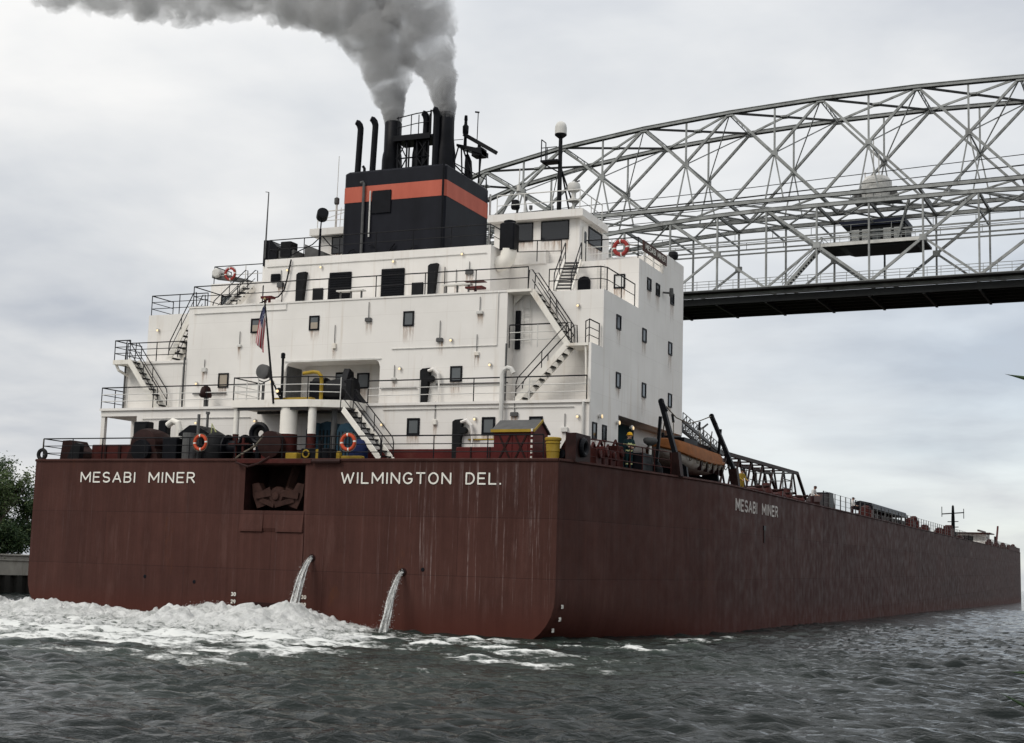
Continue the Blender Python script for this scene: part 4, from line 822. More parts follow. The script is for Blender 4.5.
    m.build('bitt', SHIP)
    # starboard corner roller fairlead and tyre-like roller
    m = MB(); m.prism([(12.75, 7.17), (13.3, 7.17), (13.4, 8.2), (13.15, 8.1), (12.85, 7.6)], 'y', 1.3, 1.9, 'machine_red'); m.box(13.25, 13.7, 1.05, 2.8, z, 8.36, 'machine_brown'); m.torus((13.78, 1.75, 7.8), .3, .12, 'x', 'black_paint', 20, 8); m.lathe((13.0, 1.28, 7.5), [(.18, -.1), (.2, 0)], 'black_paint', 14, 'y'); m.build('roller_chock', SHIP)
    for (y, h) in ((3.4, .75), (4.3, .9), (5.3, .8), (6.3, 1.1)):
        m = MB(); m.cbox(13.2, 13.75, y, y+.7, z, z+h, 'machine_red'); m.lathe((13.8, y+.35, z+h*.7), [(.16, -.1), (.2, 0), (.16, .06)], 'machine_red', 12, 'x'); m.tube([(13.5, y, z+h), (13.5, y+.3, z+h+.25), (13.5, y+.6, z+h)], .06, 'machine_red', 6); m.build('valve_station', SHIP)
    m = MB(); m.tube([(14.3, 9.2, z), (14.3, 9.2, 8.5)], .07, 'rail_white', 8); m.lathe((14.3, 9.2, 8.55), [(.12, -.05), (.3, .08), (.34, .2), (.3, .3), (.15, .34)], 'mid_grey', 14); m.build('searchlight', SHIP, True)
    m = MB(); m.cbox(13.6, 14.5, 7.5, 9.0, z, 8.05, 'black_paint'); m.build('hydraulic_unit', SHIP)
    m = MB(); m.lathe((14.6, 9.6, z), [(.22, 0), (.2, .3), (.1, .5), (.04, .6)], 'dark_grey', 12); m.build('vent_cap', SHIP)
deck_gear()
def davit(y, top):
    m = MB(); b = Vector((15.15, y, ZD)); k = Vector((15.0, y, 8.3)); t = Vector(top)
    m.beam(b, k, .42, .5, 'machine_brown', (0, 1, 0)); m.beam(k, t, .2, .34, 'black_paint', (0, 1, 0)); m.beam(t, t+Vector((.25, 0, -.5)), .2, .16, 'black_paint', (0, 1, 0))
    m.lathe(t, [(.12, -.1), (.15, 0), (.12, .1)], 'black_paint', 14, 'y'); m.beam((14.0, y+.2, ZD), (14.2, y+.2, t.z-.7), .14, .14, 'black_paint', (0, 1, 0))
    return m.build('boat_davit', SHIP)
davit(10.86, (14.28, 10.86, 10.75)); davit(22.0, (13.75, 22.0, 11.2))
def boom():
    # discharge boom: lattice box girder with walkway, sloping gangway behind the lifeboat
    m = MB(); r = .13; N_ = 9
    def P(i, top, s_): y = 27+i*(58.0-27)/N_; return Vector((10.0+s_*1.1, y, (10.15+.03*i if top else 8.0)))
    for s_ in (-1, 1):
        m.beam(P(-2, 1, s_), P(N_, 1, s_), .2, .24, 'machine_brown'); m.beam(P(-2, 0, s_), P(N_+1, 0, s_), .2, .2, 'machine_brown'); m.beam(P(N_, 1, s_), P(N_+1, 0, s_)+Vector((0, 0, .5)), .2, .2, 'machine_brown')
        for i in range(-2, N_):
            m.beam(P(i, 0, s_), P(i+.5, 1, s_), .12, .12, 'machine_brown'); m.beam(P(i+.5, 1, s_), P(i+1, 0, s_), .12, .12, 'machine_brown')
    for i in range(-2, N_+1): m.beam(P(i, 1, -1), P(i, 1, 1), .1, .1, 'machine_brown'); m.beam(P(i, 0, -1), P(i, 0, 1), .1, .1, 'machine_brown')
    m.box(9.0, 11.0, 27, 60, 7.9, 8.25, 'machine_brown'); BO = m.build('conveyor_boom', SHIP)
    m = MB(); a, b = Vector((11.2, 24.0, 11.15)), Vector((11.2, 33.0, 9.95))
    for q in (-.35, .35):
        m.beam(a+Vector((q, 0, 0)), b+Vector((q, 0, 0)), .1, .18, 'mid_grey'); m.tube([a+Vector((q, 0, .5)), b+Vector((q, 0, .5))], .03, 'rail_white', 5)
        for i in range(13):
            p = a.lerp(b, i/12)+Vector((q, 0, 0)); m.tube([p, p+Vector((0, 0, .5))], .03, 'mid_grey', 5)
            if i < 12: n_ = a.lerp(b, (i+1)/12)+Vector((q, 0, 0)); m.beam(p, n_+Vector((0, 0, .47)), .05, .05, 'mid_grey')
    for i in range(25): p = a.lerp(b, i/24); m.beam(p-Vector((.35, 0, 0)), p+Vector((.35, 0, 0)), .12, .04, 'mid_grey')
    m.build('gangway', SHIP)
    m = MB(); m.prism([(19.0, 9.6), (20.6, 9.6), (21.2, 10.6), (20.0, 11.0), (19.3, 11.4)], 'x', 11.6, 12.4, 'black_paint'); m.box(11.5, 13.2, 18.6, 21.2, 9.5, 9.75, 'black_paint'); m.build('hydraulic_unit', SHIP)
    m = MB(); m.tube([(10, 34, 10.2), (10, 34, 11.8)], .05, 'mid_grey', 6); m.tube([(9.7, 34, 11.6), (10.05, 34, 11.8), (10.3, 34, 12.0)], .06, 'mid_grey', 6); m.build('boom_light', BO)
    # rigging between davits
    m = MB(); m.tube([(14.28, 10.86, 10.75), (14.1, 14, 10.3), (13.9, 17, 10.3), (13.8, 19.5, 10.7), (13.75, 22, 11.2)], .03, 'rope', 5)
    for (y, zt, zb, dx) in ((13.5, 10.4, 9.2, .2), (18.5, 10.5, 9.3, .1)): m.tube([(14.05, y, zt), (14.0+dx, y-.3, zt-.4)], .07, 'black_paint', 6); m.tube([(14.0+dx, y-.3, zt-.4), (14.3, y-.6, zb)], .025, 'rope', 5)
    m.build('falls_rope', SHIP)
boom()
def forward_deck():
    z = ZD
    # rail stanchions with wires right along the starboard edge
    for (a, b) in ((44, 75), (75, 120), (120, 165), (165, 215), (215, 262)):
        m = MB(); x = 15.75; n = int((b-a)/2.1)
        for k in range(n+1): y = a+(b-a)*k/n; m.tube([(x, y, z), (x, y, z+1.15)], .045, 'mid_grey' if k % 3 else 'dark_grey', 4)
        for h in (.4, .78, 1.13): m.tube([(x, a, z+h), (x, b, z+h)], .014, 'mid_grey', 4)
        m.build('railing', SHIP)
    m = MB()
    for y in (41.5, 44.5): m.tube([(13.5, y, z), (13.5, y, 9.6)], .04, 'mid_grey', 5); m.tube([(11, y, z), (11, y, 9.6)], .04, 'mid_grey', 5)
    for h in (8.4, 9.0, 9.55): m.tube([(13.5, 41.5, h), (13.5, 44.5, h)], .03, 'mid_grey', 5); m.tube([(11, 41.5, h), (11, 44.5, h)], .03, 'mid_grey', 5); m.tube([(11, 44.5, h), (13.5, 44.5, h)], .03, 'mid_grey', 5)
    m.build('ladder_cage', SHIP)
    m = MB(); m.prism([(53.6, z), (60.2, z), (59.4, 8.6), (57.0, 8.75), (55.4, 8.7), (53.6, 8.0)], 'x', 12.6, 13.7, 'machine_brown'); m.cbox(12.5, 13.8, 57.2, 58.8, z, 8.9, 'black_paint'); m.build('deck_winch', SHIP)
    m = MB(); m.cbox(12.5, 13.6, 31.0, 50, z, z+.45, 'machine_brown'); 
    for k in range(8): m.lathe((13.2, 33.6+k*2.1, z+.2), [(.35, 0), (.3, .35), (.45, .4), (.45, .5), (.2, .6+.25*(k % 3))], 'machine_red', 10); m.tube([(12.4, 34.4+k*2.1, z+.8), (13.7, 34.5+k*2.1, z+.9+.15*(k % 2))], .09, 'machine_brown', 6)
    m.build('pipe_manifold', SHIP)
    m = MB(); m.prism([(12.5, 8.35), (14.6, 8.35), (14.4, 8.85), (13.4, 9.05), (12.7, 8.85)], 'y', 74, 97, 'black_paint')
    for y in np.arange(75, 97, 3.5): m.beam((14.5, y, z), (14.5, y, 8.4), .12, .12, 'machine_brown'); m.beam((12.6, y, z), (12.6, y, 8.4), .12, .12, 'machine_brown')
    m.cbox(12.6, 14.4, 76, 96, z, 8.0, 'machine_brown'); m.build('hatch_crane_canopy', SHIP)
    # hatch coamings
    for k in range(11):
        m = MB(); y = 66+k*18.5; m.cbox(-11.5, 11.5, y, y+7.5, z, z+.75, 'machine_brown', .08); m.build('hatch', SHIP)
    for (y, h, w_) in ((70, 1.3, 1.1), (99, 1.3, 1.2), (102.5, 1.6, .8), (112, 1.0, 1.0), (127, 1.1, .9), (136, 1.7, 1.6), (139.5, 1.8, 1.2), (152, .8, 2.2), (205, 1.4, 2.6), (222, 1.3, 1.8), (240, 1.5, 2.4), (258, 1.4, 2), (272, 1.8, 3)):
        m = MB(); m.cbox(13.9, 15.0, y, y+w_, z, z+h*.7, 'machine_red'); m.lathe((14.45, y+w_*.5, z+h*.65), [(.35, 0), (.42, .1), (.4, h*.25), (.2, h*.35)], 'machine_red', 12); m.build('deck_ventilator', SHIP)
    # crane mast
    m = MB(); x, y = 8.0, 211; m.lathe((x, y, z), [(.9, 0), (.7, 2.4), (.34, 2.6), (.3, 5.2), (.2, 7.3), (.06, 7.5)], 'dark_grey', 12)
    m.tube([(x-1.5, y-4, 12.9), (x+1.5, y+4, 13.5)], .1, 'dark_grey', 6)
    for a in (-1, 1): m.tube([(x+1.5*a, y+4*a, 12.4), (x+1.5*a, y+4*a, 14.2)], .07, 'dark_grey', 5)
    for h_ in (9.6, 10.6, 11.6): m.tube([(x-.7, y-2, h_), (x+.7, y+2, h_+.2)], .08, 'dark_grey', 5); m.cbox(5, 11, 208, 216, z, 9.2, 'machine_brown'); m.build('signal_mast', SHIP)
    # forecastle: pilot house pieces far forward
    m = MB(); m.cbox(-8, 9, 277, 292, z, 9.6, 'house_white', .1); m.cbox(-6, 8.5, 279, 289, 9.6, 11.3, 'house_white', .1); m.box(-7, 9.5, 277, 290, 11.3, 11.5, 'machine_red'); m.beam((8.3, 260, 11.5), (8.3, 279, 11.6), .3, .35, 'machine_red')
    for k in range(5): m.box(8.5, 8.53, 279.6+k*1.8, 280.8+k*1.8, 10.2, 11.0, 'glass_dark')
    m.build('forecastle_house', SHIP)
    m = MB(); m.beam((9.5, 292, z), (9.5, 301, 13.5), .4, .5, 'machine_red'); m.beam((9.5, 292, z), (9.5, 292, 11), .5, .5, 'machine_brown'); m.build('bow_derrick', SHIP)
    m = MB(); m.prism([(15.75, z), (15.75, 8.1), (15.85, 8.1), (15.85, z)][::-1], 'y', 238, 274, 'hull_red'); m.build('bulwark', SHIP)
forward_deck()

# ------------------------------------------------------------------ loose things on board
def lifebuoy(loc, axis, mat, label, tilt=0, R=.31, r=.07):
    o = ship_thing('lifebuoy', loc, label, 'lifebuoy', 'lifebuoys on the ship')
    m = MB(); m.torus((0, 0, 0), R, r, axis, mat, 32, 10, lambda i: i % 8 in (0,), 'letter_white'); m.build('ring', o, True)
    m = MB()
    pts = []
    for i in range(25):
        a = 2*PI*i/24+.1; rr = R+r+.012+.03*abs(math.sin(2*a)); p = (rr*math.cos(a), rr*math.sin(a))
        pts.append((p[0], -.02, p[1]) if axis == 'y' else (.02, p[0], p[1]))
    m.tube(pts, .012, 'rope', 5); m.build('grab_line', o)
lifebuoy((-4.08, .12, 7.98), 'y', 'buoy_orange', 'orange lifebuoy on the stern rail in front of the dark peaked shed')
lifebuoy((3.58, .12, 7.95), 'y', 'buoy_orange', 'orange lifebuoy on the stern rail beside the foot of the platform stairs', R=.32, r=.075)
lifebuoy((-10.5, 10.82, 18.25), 'y', 'buoy_red', 'red lifebuoy on the upper rail beside the slanted raft ramp')
lifebuoy((12.15, 10.8, 18.3), 'y', 'buoy_red', 'red lifebuoy with white bands on the top deck rail near the name board', R=.33, r=.1)
def tyre():
    o = ship_thing('tyre_fender', (-13.12, .1, 7.46), 'small black tyre hung at the port end of the stern rail', 'fender'); m = MB(); m.torus((0, 0, 0), .22, .09, 'y', 'rubber', 22, 8); m.build('tyre', o, True)
    m = MB(); m.tube([(0, 0, .2), (-.03, .05, .75)], .015, 'rope', 5); m.build('lanyard', o)
tyre()
def dark_shed():
    o = ship_thing('storage_shed', (-5.75, 1.9, ZD), 'dark storage shed with peaked roof standing behind the stern rail', 'shed')
    m = MB(); m.box(-.68, .68, 0, 1.2, 0, 1.35, 'black_paint'); m.box(-.1, .5, -.03, 0, .05, 1.2, 'dark_grey'); m.build('cabin', o)
    m = MB(); m.prism([(-.8, 1.28), (.95, 1.25), (.95, 1.36), (.15, 1.78), (-.2, 1.78), (-.8, 1.4)], 'y', -.12, 1.3, 'black_paint'); m.build('roof', o)
    m = MB(); m.tube([(.35, .5, 1.4), (.35, .5, 2.35)], .06, 'mid_grey', 8); m.lathe((.35, .5, 2.35), [(.1, 0), (.1, .12)], 'mid_grey', 8); m.build('chimney_pipe', o)
dark_shed()
def red_shed():
    o = ship_thing('storage_shed', (10.9, 1.3, ZD), 'red storage shed with cross-braced doors and yellow-edged sloping roof', 'shed')
    m = MB(); m.box(-.98, .82, 0, 1.6, 0, 1.3, 'house_red'); m.prism([(0, 1.3), (1.6, 1.3), (.8, 1.72)], 'x', -.98, .82, 'house_red'); m.build('cabin', o)
    for x in (-.46, .26):
        m = MB(); m.box(x-.32, x+.32, -.03, 0, .04, 1.2, 'house_red')
        m.beam((x-.26, -.045, .1), (x+.26, -.045, 1.14), .07, .03, 'machine_brown', (0, 1, 0)); m.beam((x+.26, -.055, .1), (x-.26, -.055, 1.14), .07, .03, 'machine_brown', (0, 1, 0)); m.build('door', o)
    m = MB(); m.add([(-1.06, -.12, 1.27), (.9, -.12, 1.27), (.9, .8, 1.78), (-1.06, .8, 1.78), (.9, 1.72, 1.27), (-1.06, 1.72, 1.27), (-1.06, -.12, 1.34), (.9, -.12, 1.34), (.9, .8, 1.85), (-1.06, .8, 1.85), (.9, 1.72, 1.34), (-1.06, 1.72, 1.34)],
        [(0, 1, 2, 3), (3, 2, 4, 5), (6, 9, 8, 7), (9, 11, 10, 8), (0, 6, 7, 1), (4, 10, 11, 5), (1, 7, 8, 2), (2, 8, 10, 4), (0, 3, 9, 6), (3, 5, 11, 9)], 'mid_grey'); m.box(-1.08, .92, -.145, -.12, 1.25, 1.37, 'yellow_paint')
    m.beam((.92, -.13, 1.31), (.92, .8, 1.82), .03, .1, 'yellow_paint'); m.build('roof', o)
    o2 = ship_thing('marker_pole', (11.72, 1.1, ZD), 'thin red and white banded pole leaning on the red shed', 'pole'); m = MB()
    for k in range(12): m.tube([(0, .02*k/12, k*.115), (0, .02*(k+1)/12, (k+1)*.115)], .045, 'letter_white' if k % 2 else 'house_red', 8)
    m.build('shaft', o2)
red_shed()
def drum():
    o = ship_thing('oil_drum', (12.72, 1.0, ZD), 'yellow drum standing between the red shed and the corner fairlead', 'drum')
    m = MB(); m.lathe((0, 0, 0), [(.25, 0), (.27, .4), (.29, .42), (.28, .46), (.29, .72), (.32, .74), (.32, .78), (.29, .8), (.3, .86)], 'yellow_paint', 20); m.build('body', o, True)
    m = MB(); m.lathe((0, 0, .86), [(.33, 0), (.34, .03), (.34, .1), (.31, .13), (.1, .15)], 'yellow_paint', 20); m.build('lid', o, True)
drum()
def tarp_and_pallet():
    o = ship_thing('covered_bundle', (3.55, 1.2, ZD), 'blue tarpaulin bundle beside the orange lifebuoy at the stairs', 'bundle'); m = MB(); m.lathe((0, 0, 0), [(.38, 0), (.42, .3), (.36, .7), (.2, .95), (.05, 1.0)], 'tarp_blue', 12)
    for i, v in enumerate(m.v): n_ = mnoise.noise(Vector(v)*2.3); m.v[i] = (v[0]*(1+.25*n_), v[1]*(1+.25*n_), v[2])
    m.build('cover', o, True)
    o = ship_thing('yellow_skid', (3.55, .55, ZD), 'low yellow skid lying on deck below the blue bundle', 'skid'); m = MB(); m.cbox(-.5, .5, -.1, .25, .06, .22, 'yellow_paint'); m.cbox(-.75, -.55, -.1, .1, 0, .42, 'yellow_paint'); m.box(-.45, -.35, -.1, .25, 0, .06, 'yellow_paint'); m.box(.35, .45, -.1, .25, 0, .06, 'yellow_paint'); m.build('frame', o)
    o = ship_thing('covered_post', (-7.0, 4.35, 10.12), 'brown hooded instrument post on the walkway behind the port rail', 'instrument'); m = MB(); m.tube([(.05, 0, 0), (.05, 0, .55)], .12, 'mid_grey', 10); m.build('pedestal', o)
    m = MB(); m.lathe((0, 0, .45), [(.24, 0), (.3, .1), (.26, .35), (.2, .5), (.08, .58)], 'machine_brown', 12)
    for i, v in enumerate(m.v): n_ = mnoise.noise(Vector(v)*4.1); m.v[i] = (v[0]*(1+.3*n_), v[1]*(1+.3*n_), v[2])
    m.build('hood', o, True)
tarp_and_pallet()
def lifeboat():
    y0, y1 = 12.3, 23.4; L_ = y1-y0; xc = 13.6
    o = ship_thing('lifeboat', (xc, y0+L_/2, 7.75), 'lifeboat with orange canopy and grubby white hull hung below black davits', 'lifeboat')
    def sec(t): return max(.04, (1-abs(2*t-1)**3.2))**.55          # plan shape, pointed at both ends
    ys = [-.5+k/24 for k in range(25)]; n = 11
    def shell(fn): return [fn(y, sec(y+.5), PI*k/(n-1)) for y in ys for k in range(n)]
    fs = [(i*n+k, i*n+k+1, (i+1)*n+k+1, (i+1)*n+k) for i in range(24) for k in range(n-1)]; ends = [tuple(range(n)), tuple(range(24*n, 25*n))]
    sheer = lambda y: .38*abs(y*2)**2.2
    m = MB(); m.add(shell(lambda y, f, a: (1.06*f*math.cos(a), y*L_*(1-.05*math.sin(a)), .62+sheer(y)-.62*math.sin(a)**.6*(.35+.65*f))), fs+ends, 'boat_white'); m.build('hull', o, True)
    m = MB(); m.add(shell(lambda y, f, a: (1.1*f*math.cos(a), y*L_*1.01, .60+sheer(y)+(.30+.48*f)*min(1, 1.5*math.sin(a))**.7*(1-.22*max(0, y*2)))), fs+ends, 'canopy_orange'); m.build('canopy', o, True)
    m = MB()
    for s_ in (-1, 1): m.tube([(s_*1.12*sec(y+.5), y*L_*1.01, .64+sheer(y)) for y in ys], .09, 'canopy_orange', 6)
    m.build('gunwale', o, True)
    m = MB()
    for k in range(9):
        y = -.4+k*.09; f = sec(y+.5); z_ = sheer(y); m.tube([(1.19*f, y*L_, .6+z_), (1.17*f, (y+.025)*L_, .36+z_), (1.15*f, (y+.05)*L_, .36+z_), (1.19*f, (y+.08)*L_, .6+z_)], .025, 'rope', 5)
    m.build('grab_line', o)
    for k in range(5):
        m = MB(); y = -.12+k*.105; f = sec(y+.5); m.prism([(y*L_, .6), (y*L_+.3, .6), (y*L_+.22, .12), (y*L_+.05, .12)], 'x', .9*f, 1.1*f, 'machine_brown'); m.build('fender_strake', o)
    for y in (-4.4, 4.4): m = MB(); m.tube([(0, y, 1.1), (0, y, 1.75)], .08, 'black_paint', 8); m.tube([(0, y, 1.7), (.2, y-.3, 2.6)], .035, 'rope', 6); m.build('lifting_hook', o)
    m = MB(); m.lathe((0.0, -4.6, .9), [(.2, -.4), (.36, -.3), (.36, .1), (.1, .25)], 'boat_white', 12, 'y'); m.build('engine_cover', o)
    c = MB()
    for y in (14.5, 20.5): c = MB(); c.prism([(12.6, ZD), (14.6, ZD), (14.5, 7.9), (14.2, 8.1), (13.6, 7.78), (13.0, 8.1), (12.7, 7.9)], 'y', y, y+.25, 'black_paint'); c.build('boat_chock', SHIP)
lifeboat()

# people ---------------------------------------------------------------------
def person(loc, rz, joints, mats, label, hat):
    """joints: dict of key points in local space, body grown as one skin"""
    o = ship_thing('person', loc, label, 'person', None, rz)
    J = joints
    chain = [('pelvis', 'waist', 'chest', 'neck', 'head', 'crown'), ('chest', 'sh_l', 'el_l', 'wr_l', 'ha_l'), ('chest', 'sh_r', 'el_r', 'wr_r', 'ha_r'), ('pelvis', 'hip_l', 'kn_l', 'an_l', 'to_l'), ('pelvis', 'hip_r', 'kn_r', 'an_r', 'to_r')]
    rad = dict(pelvis=.16, waist=.145, chest=.17, neck=.065, head=.1, crown=.09, sh=.075, el=.05, wr=.036, ha=.042, hip=.1, kn=.065, an=.048, to=.045)
    names = list(J); me = bpy.data.meshes.new('body'); idx = {n: i for i, n in enumerate(names)}
    ed = set()
    for c in chain:
        for a, b in zip(c, c[1:]): ed.add((idx[a], idx[b]))
    me.from_pydata([J[n] for n in names], list(ed), [])
    b = bpy.data.objects.new('body', me); COL.objects.link(b)
    sk = b.modifiers.new('skin', 'SKIN'); sk.use_smooth_shade = True
    for i, n in enumerate(names):
        r = rad.get(n, rad.get(n.split('_')[0], .06)); me.skin_vertices[0].data[i].radius = (r, r*(.72 if n in ('chest', 'waist', 'pelvis') else 1)); me.skin_vertices[0].data[i].use_root = (n == 'pelvis')
    b.modifiers.new('sub', 'SUBSURF').levels = 2
    dg = bpy.context.evaluated_depsgraph_get(); m2 = bpy.data.meshes.new_from_object(b.evaluated_get(dg)); bpy.data.objects.remove(b)
    body = bpy.data.objects.new('body', m2); COL.objects.link(body); body.parent = o
    m2.materials.clear()
    for k in ('skin', mats['top'], mats['legs'], 'black_paint', mats.get('band', mats['top'])): m2.materials.append(M[k])
    hz = J['head'][2]; wz = J['waist'][2]-.08
    hands = [Vector(J['ha_l']), Vector(J['ha_r'])]
    for p in m2.polygons:
        c = p.center; k = 1
        if c.z > J['neck'][2]-.01: k = 0
        elif min((c-h).length for h in hands) < .1: k = 0
        elif c.z < .1: k = 3
        elif c.z < wz and min((c-Vector(J[q])).length for q in ('el_l', 'el_r', 'wr_l', 'wr_r')) > .13: k = 2
        if k in (1, 2) and 'band' in mats and (abs(c.z-(J['chest'][2]-.12)) < .03 or abs(c.z-.35) < .03 or abs(c.z-(wz-.05)) < .03): k = 4
        p.material_index = k; p.use_smooth = True
    h = MB(); hx, hy = J['head'][0], J['head'][1]
    for s_ in (-1, 1): h.lathe((hx+s_*.035, hy-.098, hz+.01), [(.012, -.006), (.013, .01)], 'black_paint', 8, 'y'); h.lathe((hx+s_*.1, hy, hz-.01), [(.02, -.03), (.028, 0), (.02, .03)], 'skin', 8, 'y')
    h.prism([(hx-.018, hz-.045), (hx+.018, hz-.045), (hx, hz+.02)], 'y', hy-.128, hy-.085, 'skin'); h.box(hx-.03, hx+.03, hy-.103, hy-.09, hz-.08, hz-.068, 'machine_red'); h.build('face', body)
    fg = MB()                                            # fingers and thumbs
    for q in ('l', 'r'):
        w_, a = Vector(J['wr_'+q]), Vector(J['ha_'+q]); d = (a-w_).normalized(); sx = d.cross(Vector((0, 1, 0)));  sx = sx.normalized() if sx.length > .1 else Vector((1, 0, 0)); dn = d.cross(sx)
        for k, ln in enumerate((.07, .08, .075, .06)):
            b0 = a + sx*(k-1.5)*.02; fg.tube([b0-d*.01, b0+d*ln*.5+dn*.008, b0+d*ln+dn*.03], [.0095, .009, .007], 'skin', 6)
        b0 = a - d*.03 + sx*.035; fg.tube([b0, b0+d*.03+sx*.025, b0+d*.06+sx*.02], [.011, .01, .008], 'skin', 6)
    fg.build('fingers', body)
    t = MB()
    if hat == 'helmet':
        t.lathe((hx, hy, hz+.03), [(.155, 0), (.16, .01), (.125, .03), (.12, .08), (.09, .13), (.03, .15)], 'helmet_yellow', 16); t.build('helmet', o, True)
    elif hat == 'cap':
        t.lathe((hx, hy, hz+.03), [(.118, 0), (.12, .05), (.09, .1), (.03, .115)], 'black_paint', 14); t.prism([(hx-.08, hy-.2), (hx+.08, hy-.2), (hx+.1, hy-.08), (hx-.1, hy-.08)], 'z', hz+.03, hz+.045, 'black_paint'); t.build('cap', o, True)
    else:
        t.lathe((hx, hy+.012, hz+.0), [(.1, -.06), (.118, 0), (.118, .06), (.09, .115), (.03, .13)], 'trousers_dark', 14); t.build('hair', o, True)
    return o
def pose(h=1.76, lean=0, la=(-.3, .05, .0), ra=(.3, .05, .0), step=.0, fold=None):
    k = h/1.76
    P = dict(pelvis=(0, 0, .95), waist=(0, -.01, 1.1), chest=(0, -.0, 1.36), neck=(0, -.01, 1.5), head=(0, -.03, 1.63), crown=(0, -.02, 1.69),
             sh_l=(-.19, 0, 1.42), el_l=(-.25, .04, 1.14), wr_l=(-.26, -.06, .9), ha_l=(-.26, -.08, .82), sh_r=(.19, 0, 1.42), el_r=(.25, .04, 1.14), wr_r=(.26, -.06, .9), ha_r=(.26, -.08, .82),
             hip_l=(-.1, 0, .88), kn_l=(-.11, -.03-step, .48), an_l=(-.11, 0-step, .08), to_l=(-.12, -.14-step, .05), hip_r=(.1, 0, .88), kn_r=(.11, -.03+step, .48), an_r=(.11, .02+step, .08), to_r=(.12, -.12+step, .05))
    if fold == 'front':
        P.update(el_l=(-.27, .0, 1.14), wr_l=(-.12, -.22, 1.12), ha_l=(-.04, -.26, 1.12), el_r=(.27, .0, 1.14), wr_r=(.12, -.22, 1.08), ha_r=(.04, -.26, 1.08))
    if fold == 'rail':
        P.update(el_l=(-.24, -.12, 1.16), wr_l=(-.22, -.34, 1.05), ha_l=(-.21, -.41, 1.04), el_r=(.24, -.12, 1.16), wr_r=(.22, -.34, 1.05), ha_r=(.21, -.41, 1.04))
    for n in ('chest', 'neck', 'head', 'crown', 'sh_l', 'sh_r', 'el_l', 'el_r', 'wr_l', 'wr_r', 'ha_l', 'ha_r'):
        x, y, z = P[n]; P[n] = (x, y-lean*(z-.95), z)
    return {n: (x*k, y*k, z*k) for n, (x, y, z) in P.items()}
person((13.9, 7.3, ZD), math.radians(40), pose(1.74, fold='front'), dict(top='teal_coat', legs='teal_coat', band='hi_vis'), 'person in dark coveralls with pale bands and yellow helmet beside the lifeboat', 'helmet')
person((13.2, 31.0, ZD), math.radians(60), pose(1.75, .1, fold='rail'), dict(top='yellow_paint', legs='yellow_paint'), 'person in bright yellow rain gear by the forward davit', 'cap')
person((13.5, 51.6, ZD+.15), math.radians(70), pose(1.75, .35, fold='rail'), dict(top='shirt_white', legs='trousers_dark'), 'bare-headed person in white shirt leaning forward beside the brown deck winch', 'hair')
person((13.2, 71.0, ZD+.25), math.radians(75), pose(1.76, .1, fold='rail'), dict(top='shirt_white', legs='trousers_dark'), 'person in white shirt and black cap standing before the long dark canopy', 'cap')

# ------------------------------------------------------------------ water
CX, CY = 33.55, -51.9
rw = np.random.default_rng(5)
WV = []
for i in range(150):
    if i < 125: lam = 0.22*(1.5/.22)**rw.random(); th_ = rw.normal(1.97, .42); a_ = .0062*lam**.8
    else: lam = rw.uniform(1.5, 5.0); th_ = rw.normal(1.9, .5); a_ = .0050
    k = 2*PI/lam; WV.append((k*math.cos(th_), k*math.sin(th_), a_, rw.random()*2*PI, lam))
def fbm_grid(x, y, scale, octs, seed):
    r = np.random.default_rng(seed); out = np.zeros_like(x); amp = 1.0; tot = 0
    for o in range(octs):
        T = r.random((256, 256)); u, v = x*scale+37.3*o, y*scale+11.7*o
        iu, iv = np.floor(u).astype(int), np.floor(v).astype(int); fu, fv = u-iu, v-iv; fu = fu*fu*(3-2*fu); fv = fv*fv*(3-2*fv)
        g = lambda a, b: T[(a) % 256, (b) % 256]
        out += amp*((g(iu, iv)*(1-fu)+g(iu+1, iv)*fu)*(1-fv)+(g(iu, iv+1)*(1-fu)+g(iu+1, iv+1)*fu)*fv); tot += amp; amp *= .55; scale *= 2.03
    return out/tot
def sm(a, b, x): t = np.clip((x-a)/(b-a), 0, 1); return t*t*(3-2*t)
def wave_h(x, y, sp):
    h = np.zeros_like(x)
    g = .28+1.25*fbm_grid(x, y, .12, 5, 8)
    for kx, ky, a, ph, lam in WV:
        w = np.clip(lam/(sp*2.4)-.6, 0, 1); s_ = np.sin(kx*x+ky*y+ph); h += a*w*(s_ + .45*s_*np.abs(s_))
    return h*g*.95
def churn(x, y):
    """0..1: white water boiling up behind the transom, strongest on the port half"""
    n = fbm_grid(x, y, .22, 5, 21)-.5
    xc = x + .60*np.minimum(0, y+4)          # the wash fans out astern
    across = sm(-34, -24, x)*(1-sm(3.6, 7.4, xc+4.0*n))
    back = 17+9*sm(3, -14, xc); d = -y+10*n
    along = 1-sm(.38, 1.0, d/back)
    return across*along*(1-sm(.1, .9, y)*(x > -14))*(1-sm(4, 9, y))
def streak(x, y):
    """thinner foam drifting astern and along the starboard side"""
    n1 = fbm_grid(x*.55+y*.1, y*1.25, .5, 4, 33); 
    b = np.clip(1-np.abs(-y-14)/19, 0, 1)*sm(30, 12, x)*sm(-45, -25, x)
    c = np.clip(1-np.abs(y+4)/6.5, 0, 1)*sm(3, 7, x)*(1-sm(15, 21, x))
    e = np.clip(1-np.abs(x-(16.5+.12*y))/2.4, 0, 1)*sm(-12, -4, y)*(1-sm(12, 30, y))
    return np.clip(np.maximum.reduce([b*.8, c*.9, e*.85])*3.4*(n1-.2), 0, 1)
